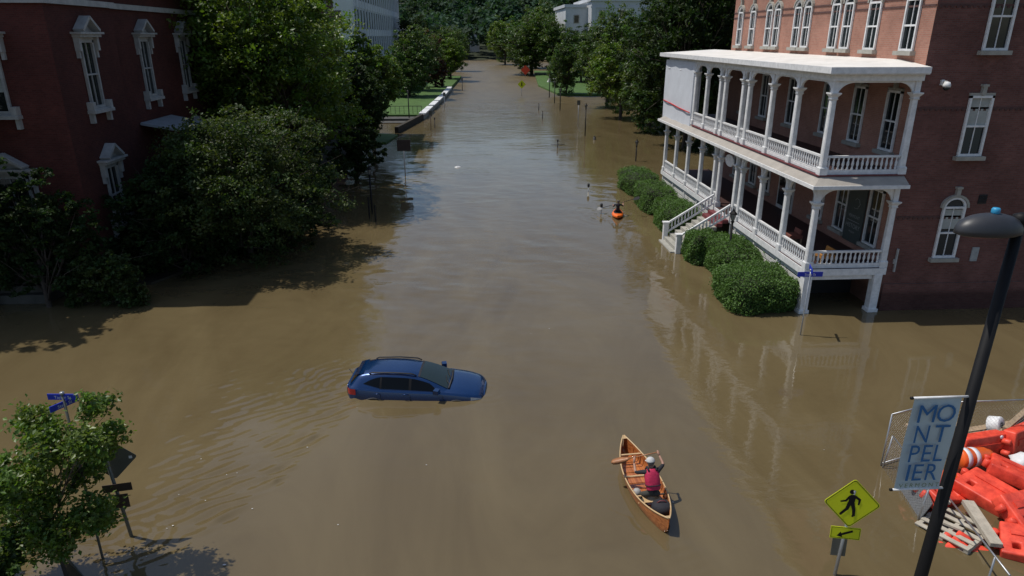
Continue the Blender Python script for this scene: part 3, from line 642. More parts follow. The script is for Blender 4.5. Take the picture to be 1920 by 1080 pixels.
# things standing on the porch
def wicker(y, col, label):
    e = wempty('porch_chair', (14.9, y, 1.95), label, 'chair')
    mt = plain('chair_cloth', col, .8); 
    mb = MB(); mb.box(14.6, 15.2, y-.3, y+.3, 2.2, 2.36); mb.build('seat', mt, e)
    mb = MB(); mb.obox((15.1, y, 2.5), (.08, .6, .22), Matrix.Rotation(.2, 3, 'Y')); mb.build('backrest', mt, e)
    for dx in (14.64, 15.16):
        for dy in (-.26, .26): mb = MB(); mb.box(dx-.03, dx+.03, y+dy-.03, y+dy+.03, 1.95, 2.2); mb.build('leg', M['wood'], e)
wicker(26.9, (.4,.18,.04), 'ochre cushioned chair behind the near end railing of the lower porch')
wicker(29.9, (.2,.07,.05), 'rust red cushioned chair behind the second front bay of the lower porch')
# ------------------------------------------------------------------ left: dark red brick building with pedimented windows
XL, YL = -17.0, 30.5
BL = wempty('brick_building', (-24, 40, 0), 'dark red brick building with pale pedimented window hoods, shaded behind the left trees', 'building')
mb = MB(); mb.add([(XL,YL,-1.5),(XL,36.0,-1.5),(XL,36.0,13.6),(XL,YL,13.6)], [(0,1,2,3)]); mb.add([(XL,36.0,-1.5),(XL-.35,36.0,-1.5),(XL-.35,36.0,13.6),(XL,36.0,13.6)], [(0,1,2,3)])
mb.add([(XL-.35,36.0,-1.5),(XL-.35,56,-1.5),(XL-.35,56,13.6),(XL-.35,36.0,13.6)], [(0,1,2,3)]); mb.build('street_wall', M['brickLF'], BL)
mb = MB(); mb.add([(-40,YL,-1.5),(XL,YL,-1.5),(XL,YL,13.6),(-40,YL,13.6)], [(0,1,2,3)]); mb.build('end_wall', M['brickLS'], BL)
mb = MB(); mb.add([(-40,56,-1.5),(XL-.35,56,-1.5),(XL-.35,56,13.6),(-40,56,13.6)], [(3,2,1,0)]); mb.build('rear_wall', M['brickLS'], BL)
mb = MB(); mb.box(-40.4, XL+.45, YL-.45, 56.4, 13.6, 13.9); mb.build('roof_cornice', M['hood'], BL)
mb = MB(); mb.box(XL-.02, XL+.16, YL-.16, 36.16, 12.25, 12.5); mb.box(XL-.37, XL-.2, 36.16, 56, 12.25, 12.5); mb.box(-40, XL-.02, YL-.16, YL, 12.25, 12.5); mb.build('string_course', M['hood'], BL)
mb = MB(); mb.box(XL+.0, XL+.1, YL-.1, 36.1, -1.5, 1.6); mb.box(XL-.35, XL-.27, 36.1, 56, -1.5, 1.6); mb.box(-40, XL, YL-.1, YL+.02, -1.5, 1.6); mb.build('stone_plinth', M['darkstone'], BL)
for y, fx in ((33.1, XL), (39.55, XL-.35), (44.7, XL-.35), (50.5, XL-.35)):
    window(BL, 'x', y-.56, y+.56, 7.95, 10.85, fx, 1, hood='pediment', frame='hood', depth=.12, fw=.11, sillmat='hood')
    if y != 39.55: window(BL, 'x', y-.56, y+.56, 2.6, 5.35, fx, 1, hood='pediment', frame='hood', depth=.12, fw=.11, sillmat='hood')
for x in (-19.9, -25.2):
    window(BL, 'y', x-.8, x+.8, 7.95, 10.85, YL, -1, hood='pediment', frame='hood', depth=.12, fw=.11, shade=.66, sillmat='hood')
    window(BL, 'y', x-.8, x+.8, 2.6, 5.35, YL, -1, hood='pediment', frame='hood', depth=.12, fw=.11, sillmat='hood')
mb = MB(); mb.tube([(XL-.2, 36.12, 12.2), (XL-.2, 36.12, .5)], .07, 8); mb.build('downpipe', M['blackmatt'], BL)
# entrance canopy with its grey sheet roof
mb = MB(); v = [(-17.3,37.6,6.75),(-17.3,41.6,6.75),(-15.0,41.4,6.3),(-15.0,37.8,6.3)]; mb.add(v+[(a,b,c-.12) for a,b,c in v], [(0,1,2,3)[::-1],(4,5,6,7),(2,3,7,6),(3,0,4,7),(1,2,6,5)]); can = mb.build('entrance_canopy', plain('grey_sheet_roof', (.3,.33,.36), .5, .15, 1.5), BL)
for y in (38.0, 41.2): mb = MB(); mb.tube([(-15.2, y, 6.2), (-15.2, y, 0)], .09, 8); mb.build('canopy_post', M['hood'], can)
mb = MB(); mb.box(XL-.35, XL-.28, 38.9, 40.8, .4, 4.6); mb.build('entrance_door', M['brownback'], BL)
# steps and pale handrail at the near corner
stp = wempty('stone_steps', (-21, 29.6, 0), 'dim stone steps with pale handrail at the shaded corner of the left brick building', 'steps')
for i in range(4): mb = MB(); mb.box(-23.5, -18.6, 30.38-.34*(i+1), 30.38-.34*i, -1.2, 1.3-.3*i); mb.build('step', M['darkstone'], stp)
for x in (-23.4, -18.7): mb = MB(); mb.tube([(x, 30.3, 2.3), (x, 29.0, 1.2), (x, 29.0, -.4)], .035, 6); mb.build('handrail', M['signback'], stp)

# ------------------------------------------------------------------ second brick building, glimpsed behind the maple
B2 = wempty('brick_building', (-22, 74, 0), 'brown brick building glimpsed over the maple beside the grey office block', 'building')
mb = MB(); mb.box(-30, -15.6, 62, 86, -1, 20); mb.build('wall', M['brickLF'], B2)
mb = MB(); mb.box(-30.3, -15.3, 61.7, 86.3, 20, 20.5); mb.build('roof_cornice', M['stone'], B2)
for z in (9.2, 13.0, 16.6):
    for x in (-28, -25, -22, -19): window(B2, 'y', x-.5, x+.5, z, z+2.2, 62, -1, frame='hood', muntin=False)
    for y in (65, 69, 73, 77, 81): window(B2, 'x', y-.5, y+.5, z, z+2.2, -15.6, 1, frame='hood', muntin=False)

# ------------------------------------------------------------------ grey office block with pilasters
B3 = wempty('office_block', (-34, 185, 0), 'pale grey concrete office block with rows of narrow dark windows on the left', 'building')
XG, G0, G1 = -22.0, 141.0, 231.0
mb = MB(); mb.box(-48, XG, G0, G1, -1, 26); mb.build('wall', M['concrete'], B3)
NCOL = 22; pitch = (G1-G0)/NCOL
mb = MB(); mb.box(-.05, .0, 0, 2.0, 0, 3.5); WG = mb.mesh('window', M['glass'])
mb = MB(); mb.box(-.02, .22, 0, .7, 0, 22); PIL = mb.mesh('pilaster', M['concrete'])
for i in range(NCOL+1): inst('pilaster', PIL, (XG, G0+i*pitch-.35 if 0 < i < NCOL else (G0 if i == 0 else G1-.7), 2.5), B3)
for z in (1.6, 6.6, 11.6, 16.9):
    for i in range(NCOL): inst('window', WG, (XG+.06, G0+i*pitch+1.05, z+.9), B3)
    mb = MB(); mb.box(XG-.02, XG+.12, G0+.01, G1-.01, z-.55, z+.72); mb.build('spandrel', M['concrete'], B3)
mb = MB(); mb.box(XG-.02, XG+.6, G0-.2, G1+.2, 23, 24.0); mb.build('cornice', M['concrete'], B3)
for z in (6.6, 11.6, 16.9):
    for i in range(5):
        mb = MB(); mb.box(-46+i*5, -44.2+i*5, G0-.06, G0, z+.9, z+4); mb.build('window', M['glass'], B3)

# ------------------------------------------------------------------ granite building among the right trees
DX = 4.5
B4 = wempty('granite_building', (36, 210, 0), 'pale granite classical building rising behind the trees on the right', 'building')
mb = MB(); mb.box(29.0+DX, 62+DX, 200, 232, -1, 20.0); mb.box(22.7+DX, 29.0+DX, 206, 232, -1, 18.6); mb.build('wall', M['granite'], B4)
mb = MB(); mb.box(28.6+DX, 62.4+DX, 199.6, 232.4, 20.0, 20.9); mb.box(22.3+DX, 28.6+DX, 205.6, 232.4, 18.6, 19.4); mb.box(28.8+DX, 62.2+DX, 199.8, 200, 18.3, 18.7); mb.build('cornice', M['granite'], B4)
for x in (29.6, 34.3, 41.2, 46.5, 50.8, 56, 61.4):
    x += DX; mb = MB(); mb.box(x-.55, x+.55, 199.72, 200, -1, 18.3); mb.build('pilaster', M['granite'], B4)
for x in (32+DX, 37.6+DX, 44+DX, 48.7+DX, 53.5+DX, 58.6+DX):
    for z in (11.0, 15.6):
        f = MB(); f.box(x-.85, x+.85, 199.88, 200, z-.15, z+2.2); w = f.build('window', M['stone'], B4)
        f = MB(); f.box(x-.62, x+.62, 199.84, 199.88, z, z+2.0); f.build('pane', M['glass'], w)
for z in (10.6, 14.6):
    f = MB(); f.box(25.0+DX, 26.6+DX, 205.88, 206, z-.15, z+2.1); w = f.build('window', M['stone'], B4)
    f = MB(); f.box(25.2+DX, 26.4+DX, 205.84, 205.88, z, z+1.9); f.build('pane', M['glass'], w)
mb = MB(); mb.lathe([(3.2,0),(3.2,2.5),(2.9,2.8),(2.6,4.5),(1.2,6.5),(.2,7)], (47+DX, 214, 20.9), 16); mb.build('roof_lantern', M['granite'], B4)

# ------------------------------------------------------------------ distant white houses
def house(name, x, y, z, w, d, h, label):
    e = wempty(name, (x, y, z), label, 'house')
    mb = MB(); mb.box(x-w/2, x+w/2, y-d/2, y+d/2, z-3, z+h); mb.add([(x-w/2,y-d/2,z+h),(x+w/2,y-d/2,z+h),(x,y-d/2,z+h+w*.45)], [(0,1,2)]); mb.build('wall', M['white'], e)
    mb = MB(); o = .4
    for s in (-1, 1):
        a = [(x, y-d/2-o, z+h+w*.45+.1), (x, y+d/2+o, z+h+w*.45+.1), (x+s*(w/2+o), y+d/2+o, z+h-.3), (x+s*(w/2+o), y-d/2-o, z+h-.3)]; mb.add(a+[(p,q,r-.18) for p,q,r in a], [(0,1,2,3),(7,6,5,4),(2,3,7,6),(0,3,7,4)])
    mb.build('roof', M['concrete'], e)
    for dx in (-w*.25, w*.25):
        for zz in (1.0, 3.8):
            if zz+1.4 < h: mb = MB(); mb.box(x+dx-.45, x+dx+.45, y-d/2-.06, y-d/2-.01, z+zz, z+zz+1.4); mb.build('window', M['glass'], e)
house('white_house', 2.6, 376, 6.5, 5, 7, 3.6, 'tiny white gabled house far away where the street ends')
house('white_house', -24.6, 262, 6.5, 9, 12, 4.0, 'white gabled house peeping out beside the grey office block')

# ------------------------------------------------------------------ retaining wall with white coping beside the left lawn
rw = wempty('retaining_wall', (-6, 120, 0), 'low stone retaining wall with white coping slabs along the left lawn', 'wall')
pts = [(-6.62, 99.0), (-5.95, 111.5), (-5.5, 120.0), (-4.85, 132.5), (-4.05, 156.3)]
for (x0, y0), (x1, y1) in zip(pts[:-1], pts[1:]):
    mb = MB(); mb.beam((x0-.25, y0, -.2), (x1-.25, y1, -.2), .5, 1.7); mb.build('wall_section', M['stone'], rw)
    k = max(1, int((y1-y0)/5.8)); 
    for i in range(k):
        t0 = (i+.03)/k; t1 = (i+.97)/k if i < k-1 else .86
        mb = MB(); mb.beam((x0-.25+(x1-x0)*t0, y0+(y1-y0)*t0, .76), (x0-.25+(x1-x0)*t1, y0+(y1-y0)*t1, .76), .95, .2); mb.build('coping_slab', M['white'], rw)
dw = wempty('stone_steps', (-9.5, 90, 0), 'dark stone terrace steps with iron railing below the left lawn', 'steps')
for i in range(5):
    mb = MB(); mb.box(-14, -7.3-.02*i, 88+2.2*i, 101.2, -1.5+.28*i, -.75+.28*i); mb.build('step', M['darkstone'], dw)
mb = MB(); mb.beam((-9.0, 84.5, .0), (-6.9, 99.0, .0), .45, 1.5); mb.build('side_wall', M['soil'], dw)
mb = MB()
for t in np.linspace(0, 1, 9): mb.tube([(-12+5*t, 100.6, .6), (-12+5*t, 100.6, 1.7)], .03, 5)
mb.tube([(-12, 100.6, 1.7), (-7, 100.6, 1.7)], .04, 5); mb.build('railing', M['black'], dw)
# ------------------------------------------------------------------ trees
rng = np.random.RandomState(12)
def TM(seed, trunk_h, trunk_r, c, r, k, n, leaf, mat, **kw):
    rg = np.random.RandomState(seed+500); lb = random_lobes(rg, c, r, k, kw.pop('size', (.36,.58)), kw.pop('flat', .85), kw.pop('bottom', -.75))
    return tree_meshes(seed, trunk_h, trunk_r, lb, n, leaf, LEAF[mat], **kw)
# left: round-headed crab apple overhanging the water
plant_tree('crabapple_tree', (-11.9, 35.6, 0.1), TM(1, 3.4, .22, (0.6, -.4, 3.7), (5.1, 4.4, 3.7), 30, 60000, .16, 'olive', clump=.10, bottom=-1.1), 'broad olive green low tree overhanging the water beside the left brick building')
# tall maple behind it
plant_tree('maple_tree', (-13.3, 49.0, 0.1), TM(2, 8.5, .42, (0, 0, 9.2), (6.9, 6.0, 7.4), 26, 60000, .25, 'bright', clump=.11), 'tall bright green maple rising behind the low olive tree on the left')
plant_tree('maple_tree', (-16.6, 58.5, 0.1), TM(21, 8.5, .40, (0, 0, 9.5), (5.4, 5.0, 6.4), 22, 36000, .27, 'mid', clump=.11), 'tall dark maple between the two left brick buildings')
plant_tree('maple_tree', (-10.4, 62, 0.1), TM(3, 5.0, .25, (0, 0, 5.0), (3.2, 3.6, 4.3), 16, 26000, .24, 'dark', clump=.11, bottom=-.9), 'dark bushy tree at the right edge of the left shaded garden')
plant_tree('maple_tree', (-10.6, 76, 0.1), TM(4, 6.5, .26, (0, 0, 6.8), (3.2, 3.2, 4.4), 16, 24000, .28, 'bright', clump=.11), 'light green tree in front of the grey office block windows')
plant_tree('dogwood_bush', (-9.4, 56.0, 0.1), TM(5, 1.8, .14, (0, 0, 2.0), (2.3, 3.0, 2.2), 14, 18000, .2, 'dark', bottom=-.9), 'dark bush at the water edge under the left maple', cat='bush')
plant_tree('dogwood_bush', (-11.4, 46.5, 0.1), TM(6, 1.8, .14, (0, 0, 2.3), (3.3, 4.0, 2.6), 14, 20000, .2, 'dark', bottom=-.9), 'dark bush filling the gap under the tall bright maple', cat='bush')
plant_tree('flowering_shrub', (-16.1, 29.0, 0.0), TM(7, 1.0, .09, (0, 0, 1.15), (1.75, 1.2, 1.5), 14, 13000, .16, 'olive', bottom=-.8, clump=.12), 'rounded greyish shrub with upright shoots at the corner of the left brick building', cat='shrub')
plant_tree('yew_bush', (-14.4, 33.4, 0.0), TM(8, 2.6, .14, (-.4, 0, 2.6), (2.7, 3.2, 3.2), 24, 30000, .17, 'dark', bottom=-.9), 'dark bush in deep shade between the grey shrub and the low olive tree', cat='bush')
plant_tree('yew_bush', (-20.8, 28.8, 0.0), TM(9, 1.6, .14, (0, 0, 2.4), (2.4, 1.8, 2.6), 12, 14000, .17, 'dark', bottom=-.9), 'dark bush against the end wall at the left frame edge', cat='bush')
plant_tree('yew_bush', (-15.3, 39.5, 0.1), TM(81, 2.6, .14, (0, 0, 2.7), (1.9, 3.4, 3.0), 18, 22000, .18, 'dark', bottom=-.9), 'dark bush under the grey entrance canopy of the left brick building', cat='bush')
plant_tree('roadside_tree', (-23.2, 27.2, 0.0), TM(82, 8, .3, (0, 0, 7.6), (4.6, 2.3, 5.2), 24, 26000, .26, 'mid'), 'tree just outside the left frame edge, shading the end of the brick building')
plant_tree('yew_bush', (-18.4, 28.6, 0.0), TM(83, 3.2, .14, (0, .3, 2.9), (2.3, 1.3, 3.1), 22, 26000, .17, 'dark', bottom=-.9), 'tall dark bush hiding the corner base of the left brick building', cat='bush')
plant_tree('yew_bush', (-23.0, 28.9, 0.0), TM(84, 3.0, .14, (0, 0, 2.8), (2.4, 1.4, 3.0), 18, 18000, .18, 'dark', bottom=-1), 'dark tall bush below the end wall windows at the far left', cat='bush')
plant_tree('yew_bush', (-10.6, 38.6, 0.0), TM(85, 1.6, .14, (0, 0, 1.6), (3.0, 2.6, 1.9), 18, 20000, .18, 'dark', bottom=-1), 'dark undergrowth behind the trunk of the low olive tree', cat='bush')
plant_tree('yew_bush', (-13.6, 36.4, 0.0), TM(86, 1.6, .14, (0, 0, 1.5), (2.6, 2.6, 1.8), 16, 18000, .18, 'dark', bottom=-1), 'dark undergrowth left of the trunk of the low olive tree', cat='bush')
# small young maple in the lower left corner
YM = [(1.2, 3.95, .28), (1.35, 3.65, .3), (-.13, 3.6, .36), (.43, 3.4, .42), (1.1, 3.0, .32), (-.07, 2.77, .36), (.83, 2.61, .26), (-.66, 2.08, .5), (.04, 2.12, .36), (.95, 1.8, .36), (.38, 1.5, .42), (-.55, 1.2, .46), (.69, 1.14, .3), (-.55, 2.92, .27), (.3, 2.9, .3), (.5, 2.2, .3)]
rg = np.random.RandomState(61); YM = [(x, rg.uniform(-.75,.75), z, r, r*1.1, r*.9) for x, z, r in YM]; YM = [(a, b, c, d+.07, e+.07, f+.06) for a, b, c, d, e, f in YM]
plant_tree('young_maple', (-8.95, 12.25, 0), tree_meshes(30, 3.6, .05, YM, 17000, .10, LEAF['bright'], clump=.24, shell=.25, per=26), 'young maple with see-through crown in the lower left corner by the blue street signs')
plant_tree('low_bush', (-10.3, 11.6, 0), TM(31, .8, .06, (0, 0, 1.0), (1.1, 1.0, 1.2), 12, 7000, .14, 'mid', bottom=-.9), 'leafy bush cut by the left frame edge beside the young maple', cat='bush')
plant_tree('low_bush', (-9.75, 10.9, 0), TM(32, .5, .05, (0, 0, .55), (.8, .7, .8), 10, 5000, .13, 'dark', bottom=-.9), 'dark low bush in the very bottom left corner', cat='bush')
# right bank row, shared crowns
TA = TM(40, 8.0, .34, (0, 0, 7.9), (5.0, 5.0, 7.7), 34, 30000, .34, 'mid', clump=.11, bottom=-1.1)
TB = TM(41, 6.0, .30, (0, 0, 6.1), (4.3, 4.3, 6.0), 30, 24000, .34, 'mid', clump=.11, bottom=-1.1)
TC = TM(42, 6.0, .30, (0, 0, 6.2), (4.3, 4.3, 6.2), 30, 24000, .34, 'bright', clump=.11, bottom=-1.1)
TD = TM(43, 8.0, .34, (0, 0, 8.4), (5.3, 5.3, 8.2), 34, 28000, .36, 'dark', clump=.11, bottom=-1.1)
G = 'street trees on the right bank'
for i, (x, y, me, rz, sc, lb) in enumerate((
    (22.4, 71.5, TD, 0.3, (1.05, 1.05, 1.12), 'largest dark tree touching the white tarpaulin end of the porch'),
    (28.0, 62.0, TD, 1.9, (.9, .9, 1.1), 'dark tree standing close behind the brick building'),
    (21.8, 84.5, TB, 2.2, (.9, .9, .85), 'second tree from the porch, low dense crown on the right bank'),
    (21.2, 98.5, TC, 1.1, (.95, .95, .96), 'third tree from the porch, sunlit rounded crown on the right bank'),
    (22.4, 115.0, TA, 4.0, (.95, .95, 1.02), 'tall tree in front of the granite building'),
    (18.9, 139.0, TB, 5.0, (.76, .76, 1.04), 'small slim tree left of the granite building front'),
    (26.4, 127.0, TC, .4, 1.05, 'tree half hidden behind the tall tree before the granite building'),
    (18.6, 216.0, TA, 2.9, (1.75, 1.75, 1.2), 'big round tree at the far end of the right lawn'),
    (25.0, 206.0, TB, 3.0, 1.35, 'round tree under the left wing of the granite building'),
    (27.5, 176.0, TD, 2.0, (1.0, 1.0, .78), 'dark tree at the back of the right lawn below the granite wall'),
    (33.5, 165.0, TB, 1.3, 1.12, 'wide tree right of the granite building front'),
    (38.5, 172.0, TC, 2.4, 1.2, 'round tree right below the granite cornice'),
    (37.0, 128.0, TA, .9, 1.2, 'tall tree hiding the right end of the granite building'),
    (31.0, 96.0, TD, 4.4, 1.2, 'dark tall tree behind the bank row right of the granite building'),
    (23.6, 91.0, TD, 5.4, (.8, .8, .86), 'dark tree squeezed between the second and third bank trees'),
    (29.0, 82.0, TA, 3.4, 1.25, 'tall tree behind the largest dark tree'),
    (14.5, 296.0, TC, 2.0, 1.6, 'hazy far tree on the right where the street bends'),
    (24.0, 262.0, TB, .2, 1.9, 'far tree behind the big round tree on the right'))):
    plant_tree('street_tree', (x, y, .1), me, lb, G, rz=rz, scale=sc)
G = 'street trees on the left bank'
TR = TM(44, 5.0, .26, (0, 0, 6.0), (3.0, 3.0, 5.6), 22, 14000, .38, 'red', clump=.11, bottom=-1.1)
for i, (x, y, me, rz, sc, lb) in enumerate((
    (-11.2, 131.0, TB, .8, (1.08, 1.0, 1.05), 'round tree on the left lawn beside the office block'),
    (-7.6, 156.0, TR, 1.8, (1.0, 1.0, 1.05), 'bronze red leaved tree between two green trees on the left bank'),
    (-9.8, 146.0, TA, 2.6, .78, 'dark green tree behind the left lawn'),
    (-5.0, 186.0, TC, 3.3, 1.0, 'light green far tree beyond the white coping on the left'),
    (-8.5, 205.0, TB, .5, 1.1, 'distant tree behind the bronze tree on the left bank'),
    (-5.0, 240.0, TA, 1.4, .9, 'farthest street tree on the left bank'),
    (-16.0, 215.0, TD, 4.8, 1.05, 'tall dark far tree right of the office block'))):
    plant_tree('street_tree', (x, y, .2), me, lb, G, rz=rz, scale=sc)

# wooded hillside: one mass of crowns
def forest():
    rg = np.random.RandomState(77); P = []; T = []; S = []
    def crowns(xs, ys, r, h, per):
        zb = hill_z(xs, ys)
        for x, y, z in zip(xs, ys, zb):
            s = 0.75+.6*rg.rand(); d = rg.normal(size=(per,3)); d /= np.linalg.norm(d,axis=1)[:,None]; d[:,2] = np.abs(d[:,2])*1.15-.25
            rad = (.75+.3*rg.rand(per))[:,None]; P.append(np.array((x,y,z+h*s*.62)) + d*rad*np.array((r*s,r*s,h*s*.5)))
            b = (.65+.6*rg.rand())*(.75+.5*rg.rand(per)); yl = .8+.4*rg.rand(); T.append(np.stack([b*yl,b,b*.95],1)); S.append(np.full(per, r*s*.30))
    n = 1300; ys = 352+rg.rand(n)**1.25*330; xs = rg.uniform(-1,1,n)*(60+ys*.30)+15
    ok = ~((np.abs(xs-3.5) < 5) & (ys < 385)); crowns(xs[ok], ys[ok], 5.4, 14, 170)
    n = 900; ys = rg.uniform(680, 1000, n); xs = rg.uniform(-1,1,n)*420; crowns(xs, ys, 8, 15, 60)
    n = 260; ys = rg.uniform(225, 350, n); xs = np.concatenate([rg.uniform(-150,-12,n//2), rg.uniform(26,160,n-n//2)]); xs = xs + np.where(xs>0, .06*(ys-225), 0)
    zb = 0
    crowns(xs, ys, 5.0, 12, 150)
    P = np.concatenate(P); T = np.concatenate(T); S = np.concatenate(S)
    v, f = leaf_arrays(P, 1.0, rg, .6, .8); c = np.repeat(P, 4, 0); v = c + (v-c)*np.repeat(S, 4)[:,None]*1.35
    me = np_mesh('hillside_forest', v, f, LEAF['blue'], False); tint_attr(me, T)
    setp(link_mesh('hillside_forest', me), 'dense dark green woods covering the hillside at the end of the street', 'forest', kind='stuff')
forest()

# ------------------------------------------------------------------ clipped hedges before the porch
def hedge(cx, cy, rx, ry, h, seed, label, n=15000, p=4.2, leaf=.085):
    rg = np.random.RandomState(seed); e = empty('clipped_hedge', (cx, cy, 0), label, 'hedge', 'clipped hedges in front of the porch')
    def surf(d):
        q = np.abs(d)**p; r = (q.sum(1))**(-1/p); s = d*r[:,None]
        lump = 1+.17*(fbm(s[:,0]*1.9+seed, s[:,1]*1.9+s[:,2]*1.4, seed, 3)-.5)*2
        return s*lump[:,None]*np.array((rx, ry, h*.62)) + np.array((0,0,h*.42))
    # added dark solid core, blocks the view through the leaves
    u = np.linspace(0, 2*np.pi, 29)[:-1]; w = np.linspace(-.5*np.pi, .5*np.pi, 15); U, W = np.meshgrid(u, w)
    d = np.stack([np.cos(W)*np.cos(U), np.cos(W)*np.sin(U), np.sin(W)], -1).reshape(-1,3)+1e-6; v = surf(d)*np.array((.9,.9,.93))
    f = [(i*28+j, i*28+(j+1)%28, (i+1)*28+(j+1)%28, (i+1)*28+j) for i in range(14) for j in range(28)]
    link_mesh('dark_core', np_mesh('dark_core', v, np.array(f), M['hedgecore']), e)
    d = rg.normal(size=(n,3)); d /= np.linalg.norm(d,axis=1)[:,None]; d = d[d[:,2] > -.75]
    P = surf(d)*(0.92+.10*rg.rand(len(d))+.09*(rg.rand(len(d))>.97))[:,None]; v, f = leaf_arrays(P, leaf, rg, .35, .7)
    me = np_mesh('foliage', v, f, LEAF['hedge'], False)
    b = .6+.8*fbm(P[:,0]*3+seed, P[:,1]*3+P[:,2]*2, seed+3, 3)**1.0; b *= .75+.5*rg.rand(len(P)); tint_attr(me, np.stack([b, b, b*.9], 1)); link_mesh('foliage', me, e)
M['hedgecore'] = plain('hedge_dark_core', (.018,.022,.01), .95, .3, 9)
hedge(12.2, 27.45, 1.5, 1.6, 1.5, 1, 'nearest and widest clipped hedge at the porch corner', 22000)
hedge(12.7, 31.6, 1.05, 1.9, 1.55, 2, 'clipped hedge between the stairs and the nearest hedge, around the lamp post', 19000)
hedge(11.75, 33.4, .75, .95, 1.5, 3, 'small round clipped hedge at the foot of the near stair rail', 9000)
hedge(12.35, 40.0, 1.1, 2.1, 1.55, 4, 'clipped hedge just beyond the far stair rail', 17000)
hedge(12.3, 45.0, 1.15, 2.1, 1.6, 5, 'fourth clipped hedge along the far half of the porch', 14000)
hedge(12.5, 50.6, 1.25, 2.2, 1.55, 6, 'farthest clipped hedge past the end of the porch', 11000)
